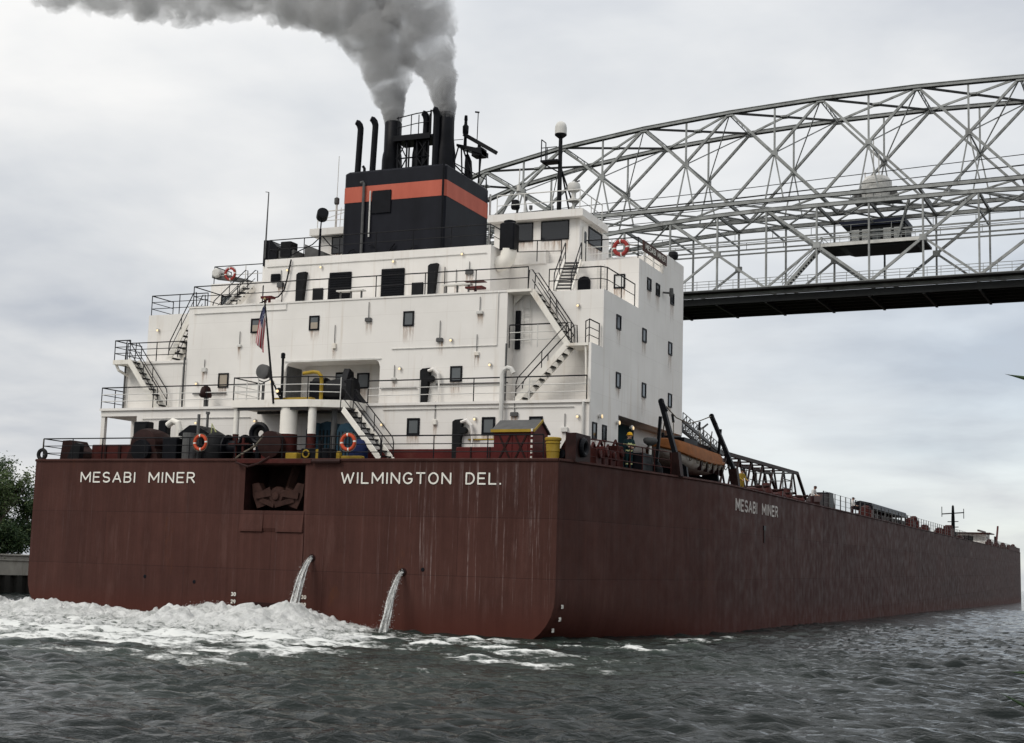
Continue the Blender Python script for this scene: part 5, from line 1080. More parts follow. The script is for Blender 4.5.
def water():
    xs = np.concatenate([-np.geomspace(9000, 39, 60), np.arange(-38, 35, .115), 35*np.geomspace(1.01, 250, 62)])
    ys = np.concatenate([-np.geomspace(3000, 37.5, 14), np.arange(-37, 3, .1), np.arange(3, 40, .26), np.arange(40, 140, .6), 140*np.geomspace(1.006, 70, 150)])
    X, Y = np.meshgrid(xs, ys); dx = np.gradient(xs); dy = np.gradient(ys); sp = np.maximum(dx[None, :], dy[:, None]*.6)
    Hh = wave_h(X, Y, sp); ch = churn(X, Y); st = streak(X, Y)
    Hh += .35*ch*(fbm_grid(X, Y, .8, 4, 4)-.35)
    # small breaking crests in the disturbed water round the stern
    zone = np.clip(np.exp(-((Y+9)/9)**2)*sm(24, 12, X)*sm(-34, -20, X)+.8*np.exp(-((X-17.5)/3)**2)*np.exp(-((Y-2)/9)**2), 0, 1)
    Hh += zone*.30*(fbm_grid(X*.7+Y*.2, Y*1.1, .42, 4, 71)-.5)
    crest = sm(.10, .19, Hh)*zone*(.35+fbm_grid(X, Y, .35, 3, 72)); st = np.clip(st*.75+crest, 0, 1)
    Hh *= np.where(sp > 25, 0, 1)
    n, mm = len(ys), len(xs)
    co = np.stack([X.ravel(), Y.ravel(), Hh.ravel()], 1)
    ii = (np.arange(n-1)[:, None]*mm+np.arange(mm-1)[None, :]).ravel()
    quads = np.stack([ii, ii+1, ii+mm+1, ii+mm], 1)
    me = bpy.data.meshes.new('water'); me.vertices.add(len(co)); me.vertices.foreach_set('co', co.ravel())
    me.loops.add(quads.size); me.loops.foreach_set('vertex_index', quads.ravel()); me.polygons.add(len(quads)); me.polygons.foreach_set('loop_start', np.arange(0, quads.size, 4)); me.polygons.foreach_set('loop_total', np.full(len(quads), 4)); me.update()
    me.polygons.foreach_set('use_smooth', np.ones(len(quads), bool))
    at = me.attributes.new('foam', 'FLOAT', 'POINT'); at.data.foreach_set('value', np.clip(st+ch*1.0, 0, 1).ravel())
    o = bpy.data.objects.new('water', me); COL.objects.link(o); tag(o, None, None, kind='structure')
    t = NT('lake_water'); b = t.b
    at = t.N.new('ShaderNodeAttribute'); at.attribute_name = 'foam'
    fo = t.math('ADD', t.math('SUBTRACT', at.outputs['Fac'], .5), t.math('MULTIPLY', t.math('SUBTRACT', t.noise(1.6, 7, .72, stretch=(.8, 1.2, 1)), .5), 2.0))
    foam = t.ramp(fo, (.12, 0.0), (.42, 1.0))
    aer = t.ramp(at.outputs['Fac'], (0.0, 0.0), (.8, 1.0))
    deep = t.mix(aer, (.0085, .0118, .0112), (.034, .046, .038))
    t.col(t.mix(foam, deep, (.66, .67, .65))); t.rough(t.ramp(foam, (0, .045), (1, .85))); b.inputs['Specular IOR Level'].default_value = .26; b.inputs['IOR'].default_value = 1.333
    vr = t.N.new('ShaderNodeVectorRotate'); vr.rotation_type = 'Z_AXIS'; vr.inputs['Angle'].default_value = -.4; t.L.new(t.tc.outputs['Object'], vr.inputs['Vector']); rv = vr.outputs[0]
    h = t.math('ADD', t.math('MULTIPLY', t.noise(5.0, 4, .6, vec=rv, stretch=(.5, 1.5, 1), dist=.5), .6), t.noise(2.2, 4, .6, vec=rv, stretch=(.5, 1.4, 1), dist=.4)); h = t.math('ADD', h, t.math('MULTIPLY', foam, .6)); t.bump(t.math('MULTIPLY', h, t.ramp(t.noise(.16, 4, .6), (.35, .35), (.62, 1.15))), 1.0, .10)
    me.materials.append(t.m)
water()
def wake():
    xs = np.arange(-27, 15, .07); ys = np.arange(-27, .03, .07); X, Y = np.meshgrid(xs, ys)
    wx, wy = (fbm_grid(X, Y, .7, 3, 61)-.5)*1.6, (fbm_grid(X, Y, .7, 3, 62)-.5)*1.6
    bil = lambda sx, sy, oc, sd: np.abs(fbm_grid((X+wx)*sx, (Y+wy)*sy, 1.0, oc, sd)-.5)*2
    c = churn(X, Y); n1 = fbm_grid(X+wx, Y+wy, .5, 3, 51); n2 = fbm_grid(X+wx, (Y+wy)*1.3, .9, 5, 52)
    b1, b2, b3 = bil(.75, .9, 2, 53), bil(1.9, 2.2, 2, 54), bil(4.5, 5.0, 2, 55)
    ridge = np.exp(-((Y+1.9+2.0*(n1-.5))/2.4)**2); back = np.maximum(np.exp(-((Y+7.5+4*(n1-.5))/3.5)**2), .6*np.exp(-((Y+14+6*(n1-.5))/4.5)**2))
    lump = .82*np.exp(-((X+2.0)/1.9)**2)+.72*np.exp(-((X-2.2)/1.8)**2)+.36*np.exp(-((X+9.5)/3.0)**2)+.42*np.exp(-((X+17)/5)**2)+.20
    rough = .45+.85*ridge+.5*back
    Z = c*(ridge*lump*(.35+1.1*n1) + .16*back*n1 + rough*(.20*(b1-.22)+.26*(n2-.5)+.20*(b2-.25)+.13*(b3-.25))) - (1-np.clip(c*1.7, 0, 1))*.6
    Z -= .34*sm(.60, .40, n2+.38*ridge+.22*back+.12*b1)*(1-.8*ridge)
    n, mm = X.shape; co = np.stack([X.ravel(), Y.ravel(), Z.ravel()], 1); ii = (np.arange(n-1)[:, None]*mm+np.arange(mm-1)[None, :]).ravel()
    q = np.stack([ii, ii+1, ii+mm+1, ii+mm], 1); zq = Z.ravel()[q].max(1); q = q[zq > -.4]
    me = bpy.data.meshes.new('wake_foam'); me.from_pydata(co.tolist(), [], q.tolist()); bm = bmesh.new(); bm.from_mesh(me); bmesh.ops.delete(bm, geom=[v for v in bm.verts if not v.link_faces], context='VERTS'); bm.to_mesh(me); bm.free()
    me.polygons.foreach_set('use_smooth', [True]*len(me.polygons))
    t = NT('foam'); f = t.noise(2.6, 8, .74, dist=.5); z_ = t.xyz()[2]; hol = t.ramp(t.math('ADD', f, t.math('MULTIPLY', t.math('ADD', z_, -.14), .55)), (.365, 0.0), (.53, 1.0))
    t.col(t.mix(t.math('MULTIPLY', hol, t.ramp(t.noise(1.1, 6, .7, dist=.6), (.30, .55), (.55, 1.0))), (.06, .08, .062), (.74, .745, .73))); t.rough(t.ramp(hol, (0, .2), (1, .9))); t.bump(t.noise(7, 7, .78), 1.0, .12)
    me.materials.append(t.m); M['foam'] = t.m
    o = bpy.data.objects.new('wake_foam', me); COL.objects.link(o); tag(o, None, None, kind='stuff')
    # flung droplets
    m = MB(); r = random.Random(3)
    for _ in range(15000):
        k = r.random(); x = r.gauss(-2, 1.7) if k < .25 else r.gauss(2.2, 1.6) if k < .45 else r.uniform(-22, 4.5); y = -.2-abs(r.gauss(1.4, 1.1))
        if x < -30 or x > 6.0: continue
        top = .62*math.exp(-((x+2)/1.8)**2)+.5*math.exp(-((x-2.2)/1.7)**2)+.2*math.exp(-((x+9.5)/3)**2)+.2
        z = (top*(.6+.4*r.random())+abs(r.gauss(0, .04+.06*top))+.1*mnoise.noise(Vector((x*1.3, y, 3))))*math.exp(-((y+1.4)/3.0)**2); s_ = r.uniform(.005, .02)
        m.add([(x+s_, y, z), (x-s_, y, z), (x, y+s_, z), (x, y-s_, z), (x, y, z+s_), (x, y, z-s_)], [(0, 2, 4), (2, 1, 4), (1, 3, 4), (3, 0, 4), (2, 0, 5), (1, 2, 5), (3, 1, 5), (0, 3, 5)], 'foam')
    tag(m.build('spray', None, fix=False), None, None, kind='stuff')
wake()
def jets():
    t = NT('white_water'); f = t.noise(5, 5, .7, stretch=(1.4, 1.4, .5)); t.col(t.ramp(f, (.35, (.45, .46, .45)), (.6, (.82, .82, .80)))); t.rough(.6)
    tr = t.N.new('ShaderNodeBsdfTransparent'); mx = t.N.new('ShaderNodeMixShader'); t.L.new(t.ramp(t.noise(7, 5, .75, stretch=(1.4, 1.4, .45)), (.36, 0.0), (.52, 1.0)), mx.inputs[0]); t.L.new(tr.outputs[0], mx.inputs[1]); t.L.new(t.b.outputs[0], mx.inputs[2]); t.L.new(mx.outputs[0], t.out.inputs[0]); M['white_water'] = t.m
    for (x, z0, reach, lab) in ((2.12, 2.96, 1.55, 'white water gushing from the hull outlet nearer the anchor pocket'), (6.54, 2.5, 1.45, 'thin white stream falling from the outlet below the word Wilmington')):
        m = MB(); N_ = 26; r = random.Random(int(x*10))
        for s_ in range(16):
            ox, oy, sp_ = r.gauss(0, .028), r.gauss(0, .028), r.uniform(.88, 1.1); pts = []; rs = []
            for k in range(N_):
                u = k/(N_-1); zz = z0*(1-u**2)-.1*u; y = -reach*u*sp_; w_ = .02+.09*u
                pts.append((x+ox*(1+3*u)+.025*math.sin(u*17+s_)*u, y+oy*(1+3*u), zz)); rs.append(.014+.010*u+.022*r.random()*u)
            m.tube(pts, rs, 'white_water', 8)
        for _ in range(2200):
            u = r.random()**.6; zz = z0*(1-u**2); s_ = r.uniform(.006, .018); p = Vector((x+r.gauss(0, .025+.075*u), -reach*u+r.gauss(0, .05+.14*u), max(.05, zz+r.gauss(0, .06))))
            m.add([p+Vector(d)*s_ for d in ((1, 0, 0), (-1, 0, 0), (0, 1, 0), (0, -1, 0), (0, 0, 1), (0, 0, -1))], [(0, 2, 4), (2, 1, 4), (1, 3, 4), (3, 0, 4), (2, 0, 5), (1, 2, 5), (3, 1, 5), (0, 3, 5)], 'foam')
        b = Vector((x, -reach, 0)); m.v = [tuple(Vector(v)-b) for v in m.v]
        o = m.build('water_stream', None, True, fix=False); o.location = b; tag(o, lab, 'water stream', 'discharge streams')
jets()

# ------------------------------------------------------------------ smoke
def smoke():
    t = NT('smoke'); t.N.remove(t.b)
    pv = t.N.new('ShaderNodeVolumePrincipled'); pv.inputs['Color'].default_value = (.66, .66, .665, 1); pv.inputs['Anisotropy'].default_value = .1
    x = t.xyz(); n = t.noise(.6, 7, .66, dist=.8)
    hgt = t.ramp(t.math('MULTIPLY', t.math('SUBTRACT', x[2], 26.3), .1), (0.0, 1.0), (.1, .5), (.3, .19), (1.0, .10))
    er = t.ramp(n, (.38, .10), (.60, 1.0))
    dens = t.math('MULTIPLY', t.math('MULTIPLY', hgt, er), 9.0)
    t.L.new(dens, pv.inputs['Density']); t.L.new(pv.outputs[0], t.out.inputs['Volume']); M['smoke'] = t.m
    def cloud(name, puffs, label, seed):
        r = random.Random(seed); bm = bmesh.new()
        for (c, rad) in puffs:
            b = bmesh.ops.create_icosphere(bm, subdivisions=2, radius=rad, matrix=Matrix.Translation(Vector(c)) @ Matrix.Diagonal((r.uniform(.85, 1.15), r.uniform(.85, 1.15), r.uniform(.85, 1.15), 1)))
        me = bpy.data.meshes.new(name); bm.to_mesh(me); bm.free(); o = bpy.data.objects.new(name, me); COL.objects.link(o)
        rm = o.modifiers.new('r', 'REMESH'); rm.mode = 'VOXEL'; rm.voxel_size = .1
        dg = bpy.context.evaluated_depsgraph_get(); m2 = bpy.data.meshes.new_from_object(o.evaluated_get(dg)); bpy.data.objects.remove(o)
        co = np.array([v.co[:] for v in m2.vertices]); no = np.array([v.normal[:] for v in m2.vertices]); d = np.zeros(len(co))
        for i, c in enumerate(co):
            v = Vector(c); k = min(1.0, max(.08, .08+(c[2]-26.7)*.15))
            d[i] = k*(.55*mnoise.noise(v*.55)+.34*mnoise.noise(v*1.3+Vector((5, 1, 2)))+.3*abs(mnoise.noise(v*2.9))+.34*abs(mnoise.noise(v*5.5))+.08*abs(mnoise.noise(v*10.5))-.26)
        m2.vertices.foreach_set('co', (co+no*d[:, None]).ravel()); m2.update()
        o = bpy.data.objects.new(name, m2); COL.objects.link(o); rm = o.modifiers.new('r', 'REMESH'); rm.mode = 'VOXEL'; rm.voxel_size = .1
        dg = bpy.context.evaluated_depsgraph_get(); m3 = bpy.data.meshes.new_from_object(o.evaluated_get(dg)); bpy.data.objects.remove(o); m2 = m3
        bm = bmesh.new(); bm.from_mesh(m2); seen = set(); groups = []
        for v in bm.verts:
            if v in seen: continue
            st, g = [v], []; seen.add(v)
            while st:
                q = st.pop(); g.append(q)
                for e in q.link_edges:
                    w_ = e.other_vert(q)
                    if w_ not in seen: seen.add(w_); st.append(w_)
            groups.append(g)
        groups.sort(key=len); bmesh.ops.delete(bm, geom=[v for g in groups[:-1] for v in g], context='VERTS'); bm.normal_update()
        for v in bm.verts: v.co += v.normal*min(1.0, .35+.3*(v.co.z-26.5))*(.22*abs(mnoise.noise(v.co*4.2))+.13*abs(mnoise.noise(v.co*8.5+Vector((3, 3, 1))))-.1)
        bm.to_mesh(m2); bm.free(); m2.materials.clear(); m2.materials.append(M['smoke']); m2.polygons.foreach_set('use_smooth', [True]*len(m2.polygons)); m2.update()
        o = bpy.data.objects.new(name, m2); COL.objects.link(o); o.rotation_euler = (TH, 0, 0); tag(o, label, 'smoke', 'smoke from the two stacks', 'stuff'); return o
    def path(keys, n, seed, sq=.55):
        r = random.Random(seed); out = []
        for i in range(n):
            t_ = i/(n-1); k = [a for a in keys]; q = np.linspace(0, 1, len(k)); c = [float(np.interp(t_, q, [a[j] for a in k])) for j in range(4)]
            R = c[3]; q_ = min(1, max(0, (R-.4)/1.5))
            for _ in range(2 if R < .8 else 4):
                d = Vector((r.gauss(0, 1), r.gauss(0, 1), r.gauss(0, 1))).normalized()*R*(.06+.42*q_)
                out.append(((c[0]+d.x, c[1]+d.y, c[2]+d.z), R*(1-.36*q_)*r.uniform(.88, 1.06)))
        return out
    p1 = path([(-1.55, 12.4, 26.15, .43), (-1.68, 12.4, 27.3, .68), (-1.98, 12.4, 28.4, 1.05), (-2.3, 12.4, 29.7, 1.5), (-2.6, 12.4, 31.0, 1.85), (-3.6, 12.4, 32.6, 2.05), (-6.0, 12.4, 33.8, 2.0), (-9.0, 12.6, 35.1, 2.1), (-13, 12.9, 35.9, 2.0), (-18, 13.2, 36.3, 1.9), (-23, 13.5, 37.6, 1.7), (-28, 13.8, 38.6, 1.5)], 85, 4)
    p2 = path([(1.62, 12.4, 26.3, .43), (1.5, 12.4, 27.3, .64), (1.15, 12.4, 28.6, .95), (.6, 12.4, 30.0, 1.3), (.05, 12.5, 31.6, 1.7), (-.5, 12.5, 33.3, 2.0), (-.9, 12.6, 35.2, 2.2), (-2.2, 12.7, 37.2, 3.0), (-6, 13, 39, 3.2), (-12, 13.4, 40.0, 3.0)], 70, 9)
    cloud('smoke', p1, 'grey smoke from the port stack bending away to the left', 1); cloud('smoke', p2, 'grey smoke rising from the starboard stack, joining the other plume', 2)
smoke()

# ------------------------------------------------------------------ the lift bridge
def bridge():
    B = empty('lift_bridge', (6.9, 128.75, 0), (0, 0, -.062)); tag(B, 'grey steel lift bridge with arched overhead truss spanning the canal', 'bridge')
    W2 = 4.75; st = 'bridge_steel'
    # --- overhead span
    nodes = [6.2, 18.6, 31.0, 43.4, 55.8]; zt = {6.2: 65.65, 18.6: 65.25, 31.0: 64.45, 43.4: 63.1, 55.8: 60.9, 60.5: 59.4}
    us = sorted([-u for u in nodes]+nodes); ends = [-60.5]+us+[60.5]
    ZBc = 52.5
    OS = empty('overhead_span', parent=B)
    for s_ in (-1, 1):
        v = s_*W2
        m = MB()
        for a, b in zip(ends, ends[1:]):
            for q in (-.24, .24): m.beam((a, v+q, zt[abs(a)]), (b, v+q, zt[abs(b)]), .14, .42, st)
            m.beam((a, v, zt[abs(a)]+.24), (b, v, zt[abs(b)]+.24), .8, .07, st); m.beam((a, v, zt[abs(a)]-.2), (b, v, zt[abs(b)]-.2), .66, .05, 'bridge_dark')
            for k in range(16): c = Vector((a, v, zt[abs(a)])).lerp(Vector((b, v, zt[abs(b)])), (k+.5)/16); m.beam(c+Vector((-.2, -.24, -.22)), c+Vector((.2, .24, -.22)), .06, .05, st)
        m.build('top_chord', OS)
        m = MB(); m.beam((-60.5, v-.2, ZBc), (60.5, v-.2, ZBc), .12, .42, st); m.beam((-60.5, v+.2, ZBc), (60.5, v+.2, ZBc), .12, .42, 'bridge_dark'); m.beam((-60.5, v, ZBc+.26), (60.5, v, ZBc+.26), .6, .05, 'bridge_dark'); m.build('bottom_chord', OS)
        for a, b in zip(us, us[1:]):
            mid = (a+b)/2; za, zb = zt[abs(a)], zt[abs(b)]; zc = (za+zb)/4+ZBc/2
            for p, q in (((a, v, za), (b, v, ZBc)), ((b, v, zb), (a, v, ZBc))):
                m = MB()
                for e in (-.15, .15): m.beam((p[0], p[1]+e, p[2]), (q[0], q[1]+e, q[2]), .08, .3, st)
                pv_, qv = Vector(p), Vector(q); L_ = int((qv-pv_).length/.8)
                for k in range(L_): c = pv_.lerp(qv, (k+.5)/L_); m.beam(c+Vector((0, -.2, 0)), c+Vector((0, .2, 0)), .3, .05, st)
                m.build('diagonal', OS)
            m = MB(); m.beam((mid, v, (za+zb)/2), (mid, v, zc), .22, .24, st); m.build('hanger', OS)
            m = MB()
            for e in (-1.25, 1.25): m.beam((mid, v, zc), (mid+e, v, ZBc), .16, .18, st)
            m.box(mid-.4, mid+.4, v-.2, v+.2, zc-.35, zc+.35, st); m.build('sub_hanger', OS)
        for u in us:
            m = MB(); m.box(u-.5, u+.5, v-.24, v+.24, zt[abs(u)]-.5, zt[abs(u)]+.2, st); m.build('gusset', OS)
        for sg in (-1, 1):
            m = MB(); m.beam((sg*55.8, v, 60.9), (sg*60.5, v, ZBc), .4, .5, st); m.build('diagonal', OS)
    # lateral bracing, top and bottom
    for a, b in zip(ends, ends[1:]):
        za, zb = zt[abs(a)], zt[abs(b)]; mid = (a+b)/2; zm = (za+zb)/2
        m = MB()
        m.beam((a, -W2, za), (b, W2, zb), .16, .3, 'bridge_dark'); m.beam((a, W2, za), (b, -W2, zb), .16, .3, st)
        for q in (-.3, .3): m.beam((b, -W2, zb-.1+q), (b, W2, zb-.1+q), .12, .12, st)
        for k in range(8):
            y0, y1 = -W2+k*W2/4, -W2+(k+1)*W2/4; m.beam((b, y0, zb-.4 if k % 2 else zb+.2), (b, y1, zb+.2 if k % 2 else zb-.4), .08, .08, st)
        m.box(mid-.4, mid+.4, -.5, .5, zm-.12, zm+.12, st); m.build('top_bracing', OS)
        m = MB(); m.beam((a, -W2, ZBc), (b, W2, ZBc), .2, .22, st); m.beam((a, W2, ZBc), (b, -W2, ZBc), .2, .22, st); m.beam((b, -W2, ZBc), (b, W2, ZBc), .3, .4, st)
        # sway frame below the top strut
        m.build('bottom_bracing', OS)
        zc = (za+zb)/4+ZBc/2
        if abs(a) < 60 and abs(b) < 60:
            m = MB(); m.beam((b, -W2, zb), (mid, W2, zc), .12, .16, st); m.beam((b, W2, zb), (mid, -W2, zc), .12, .16, st); m.beam((mid, -W2, zc), (mid, W2, zc), .16, .2, st); m.build('sway_frame', OS)
    # --- lifting span, raised
    LS = empty('lift_span', parent=B); P_ = 6.722; ztl = lambda u: 51.25-2.6*max(0, (abs(u)-13)/47.5)**1.7*1.9
    ZL = 40.7; us2 = [k*P_ for k in range(-9, 10)]
    for s_ in (-1, 1):
        v = s_*W2
        m = MB()
        for a, b in zip(us2, us2[1:]):
            m.beam((a, v, ztl(a)), (b, v, ztl(b)), .5, .44, st); m.beam((a, v, ztl(a)+.24), (b, v, ztl(b)+.24), .6, .06, st)
        m.build('top_chord', LS)
        m = MB(); m.beam((-60.5, v, 40.35), (60.5, v, 40.35), .5, .7, st); m.beam((-60.5, v, 39.35), (60.5, v, 39.35), .16, .9, 'bridge_dark'); m.beam((-60.5, v-.2*s_*-1, 39.9), (60.5, v-.2*s_*-1, 39.9), .5, .1, st); m.build('bottom_chord', LS)
        for k, u in enumerate(us2):
            m = MB(); m.beam((u, v, ZL), (u, v, ztl(u)), .22, .3, st); m.build('post', LS)
        for k in range(-4, 4):
            # subdivided panels, two posts wide, leaning towards midspan
            a, b = (2*k)*P_, (2*k+2)*P_; out_, inn = (a, b) if k < 0 else (b, a); mid = (a+b)/2; zc = (ztl(out_)+ZL)/2
            m = MB(); m.beam((out_, v, ztl(out_)), (inn, v, ZL), .28, .34, st); m.build('diagonal', LS)
            m = MB(); m.beam((mid, v, zc), (out_, v, ZL), .22, .28, st); m.box(mid-.45, mid+.45, v-.2, v+.2, zc-.4, zc+.4, st); m.build('diagonal', LS)
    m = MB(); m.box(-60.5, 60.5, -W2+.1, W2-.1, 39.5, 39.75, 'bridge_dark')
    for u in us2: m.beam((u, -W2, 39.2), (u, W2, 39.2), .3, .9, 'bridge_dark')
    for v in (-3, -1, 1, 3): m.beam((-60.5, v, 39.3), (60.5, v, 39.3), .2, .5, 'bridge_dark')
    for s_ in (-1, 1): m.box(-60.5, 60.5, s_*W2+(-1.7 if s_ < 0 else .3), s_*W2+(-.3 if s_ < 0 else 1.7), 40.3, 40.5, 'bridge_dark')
    m.build('roadway', LS)
    for s_ in (-1, 1):
        v = s_*(W2+1.65); m = MB()
        for h in (40.55, 41.0, 41.35, 41.75): m.tube([(-60.5, v, h), (60.5, v, h)], .05, st, 4)
        for k in range(74): u = -60.5+k*121/73; m.tube([(u, v, 40.4), (u, v, 41.78)], .045, st, 4)
        m.build('railing', LS)
        m = MB(); v2 = s_*W2
        for h in (47.3, 47.9): m.beam((-60.5, -v2*.2+v2*.75, h), (60.5, -v2*.2+v2*.75, h), .14, .2, st)
        for k in range(24): u = -60+k*5.2; m.tube([(u, v2*.55, 47.9), (u, v2*.55, 48.9)], .05, st, 4)
        m.tube([(-60.5, v2*.55, 48.9), (60.5, v2*.55, 48.9)], .05, st, 4); m.build('catwalk', LS)
    for a, b in zip(us2, us2[1:]):
        za, zb = ztl(a), ztl(b); m = MB(); m.beam((a, -W2, za), (b, W2, zb), .16, .2, st); m.beam((a, W2, za), (b, -W2, zb), .16, .2, st); m.beam((b, -W2, zb), (b, W2, zb), .25, .4, st)
        m.beam((b, -W2, zb-2.2), (b, W2, zb-2.2), .16, .22, st); m.build('top_bracing', LS)
    # operator's house
    m = MB(); m.box(-3.0, 4.0, -2.2, 2.2, 46.5, 48.7, 'dark_grey')
    OH = m.build('operator_house', LS)
    m = MB(); m.prism([(-3.9, 48.7), (4.1, 48.7), (4.1, 49.4), (-4.5, 49.4)], 'y', -2.5, 2.5, 'roof_blue'); m.build('roof', OH)
    for k in range(5):
        x = -2.9+k*1.36; m = MB(); m.box(x, x+1.2, -2.25, -2.2, 46.7, 48.3, 'dark_grey'); m.box(x+.1, x+1.1, -2.28, -2.25, 46.8, 48.2, 'glass_grey' if k == 2 else 'glass_bright'); m.build('window', OH)
    m = MB(); m.box(-6.6, 6.4, -3.3, -3.0, 46.05, 46.5, 'rail_white'); m.box(-6.6, 6.4, -3.0, 3.3, 46.2, 46.5, 'bridge_dark'); m.prism([(-4.6, 46.2), (5.6, 46.2), (5.4, 45.8), (-3.4, 45.8)], 'y', -2.7, 2.7, 'bridge_dark'); m.build('platform', OH)
    m = MB()
    for h in (46.9, 47.4): m.tube([(-6.5, -3.2, h), (5.5, -3.2, h)], .04, st, 4); m.tube([(-6.5, -3.2, h), (-6.5, 3.2, h)], .04, st, 4)
    for k in range(11): m.tube([(-6.5+k*1.2, -3.2, 46.5), (-6.5+k*1.2, -3.2, 47.4)], .04, st, 4)
    m.build('railing', OH)
    for s_ in ((-6.2, -2.6), (-6.2, -1.6)):
        pass
    m = MB()
    for v in (-3.0, -2.0): m.beam((-6.6, v, 46.3), (-12.0, v, 40.6), .12, .35, st); m.tube([(-6.6, v, 47.4), (-12.0, v, 41.7)], .05, st, 4)
    for k in range(16): p = Vector((-6.6, -2.5, 46.3)).lerp(Vector((-12, -2.5, 40.6)), (k+.5)/16); m.box(p.x-.15, p.x+.15, -3.0, -2.0, p.z-.03, p.z+.03, 'bridge_dark')
    m.build('staircase', LS)
    m = MB(); 
    for k in range(14): p = Vector((3.2, 2.5, 46.6)).lerp(Vector((4.6, 2.5, 51.5)), k/13); m.box(p.x-.12, p.x+.12, -2.9, -2.3, p.z-.03, p.z+.03, st)
    for v in (-2.9, -2.3): m.beam((3.2, v, 46.6), (4.6, v, 51.5), .1, .25, st)
    m.build('staircase', LS)
    # machinery and horns on the crown of the lifting span
    m = MB(); m.box(-3.0, 3.0, -2.0, 2.0, 52.45, 52.6, st); m.lathe((0, 0, 53.0), [(1.9, -.4), (2.0, .3), (1.95, 2.0), (1.5, 2.6), (.4, 2.8)], 'rail_white', 18); m.box(-2.7, -1.9, -1.0, .3, 52.6, 53.9, 'mid_grey'); m.box(1.9, 2.7, -.8, .8, 52.6, 53.4, 'mid_grey')
    for k in range(7): m.tube([(-3+k, -2, 52.6), (-3+k, -2, 53.7)], .04, st, 4)
    m.tube([(-3, -2, 53.7), (3, -2, 53.7)], .04, st, 4); m.build('machinery', LS)
    m = MB()
    for x, h in ((-.4, 61.5), (.3, 59.0), (-1.5, 56.5)): m.tube([(x, 0, 54.4), (x, 0, h)], .09, 'rail_white', 5)
    m.build('antenna', LS)
    # hauling cables over the span
    m = MB()
    for v in (-2.2, 2.2):
        for (za, zb) in ((54.0, 55.6), (55.2, 57.2), (53.0, 53.6)): m.tube([(-60.5, v, za-.4), (-20, v, za), (20, v, (za+zb)/2), (60.5, v, zb)], .06, 'bridge_dark', 4)
    m.build('cable', LS)
    # --- towers
    for sg in (-1, 1):
        T = empty('tower', parent=B)
        for s_ in (-1, 1):
            for du in (0, 6.5):
                m = MB(); m.beam((sg*(61.0+du), s_*W2*1.02, 1.6), (sg*(61.0+du*.55), s_*W2, 59.2 if du == 0 else 58.2), .7, .7, st); m.build('leg', T)
        m = MB()
        for k in range(9):
            z0, z1 = 2+k*6.2, 2+(k+1)*6.2; f = lambda z: 6.5*(1-.45*z/59)
            for s_ in (-1, 1):
                v = s_*W2; m.beam((sg*61, v, z0), (sg*(61+f(z1)), v, z1), .28, .3, st); m.beam((sg*(61+f(z0)), v, z0), (sg*61, v, z1), .28, .3, st); m.beam((sg*61, v, z1), (sg*(61+f(z1)), v, z1), .28, .3, st)
            if z0 > 10: m.beam((sg*(61+f(z0)), -W2, z0), (sg*(61+f(z1)), W2, z1), .28, .3, st); m.beam((sg*(61+f(z0)), W2, z0), (sg*(61+f(z1)), -W2, z1), .28, .3, st)
        m.build('bracing', T)
        m = MB(); m.cbox(min(sg*59, sg*69), max(sg*59, sg*69), -7.5, 7.5, -3, 1.6, 'concrete', .2); m.build('footing', T)
bridge()

# ------------------------------------------------------------------ canal pier, ground and trees on the far side
def pier():
    x0 = -36.9
    o = tag(empty('canal_pier', (x0, 0, 0)), 'long concrete canal pier with dark sheet piling behind the port quarter', 'pier')
    m = MB(); m.box(-4.0, 0, -80, 118, 1.3, 2.42, 'concrete'); m.box(-4.0, .08, -80, 118, 2.3, 2.42, 'concrete'); m.build('cap', o)
    m = MB(); n = 330
    poly = []
    for k in range(n): y = -80+k*.6; poly += [(0 - (.0 if k % 2 else .28), y), (0-(.0 if k % 2 else .28), y+.5)]
    m.prism(poly + [(-3.5, 118), (-3.5, -80)], 'z', -3, 1.3, 'pile_dark'); m.build('sheet_piling', o)
    m = MB(); m.box(-700, x0-3.9, -400, 420, .2, 2.1, 'grass_green'); g = m.build('ground'); tag(g, None, None, kind='structure')
    o = tag(empty('parapet_wall', (x0-3.6, 0, 2.42)), 'low pale parapet wall along the back of the canal pier', 'wall'); m = MB(); m.cbox(-.4, 0, -60, 110, 0, .22, 'concrete', .05); m.build('wall', o); m = MB(); m.cbox(-.5, .1, -60, 110, .22, .34, 'concrete', .03); m.build('coping', o)
pier()
def leaf_mat(name, c1, c2):
    t = NT(name); oi = t.N.new('ShaderNodeNewGeometry'); c = t.ramp(oi.outputs['Random Per Island'], (0, c1), (1, c2)); t.col(c); t.rough(.7)
    tl = t.N.new('ShaderNodeBsdfTranslucent'); t.L.new(c, tl.inputs[0]); mx = t.N.new('ShaderNodeMixShader'); mx.inputs[0].default_value = .3; t.L.new(t.b.outputs[0], mx.inputs[1]); t.L.new(tl.outputs[0], mx.inputs[2]); t.L.new(mx.outputs[0], t.out.inputs[0]); M[name] = t.m
leaf_mat('leaf_light', (.055, .09, .03), (.12, .16, .06)); leaf_mat('leaf_dark', (.014, .035, .012), (.04, .075, .025))
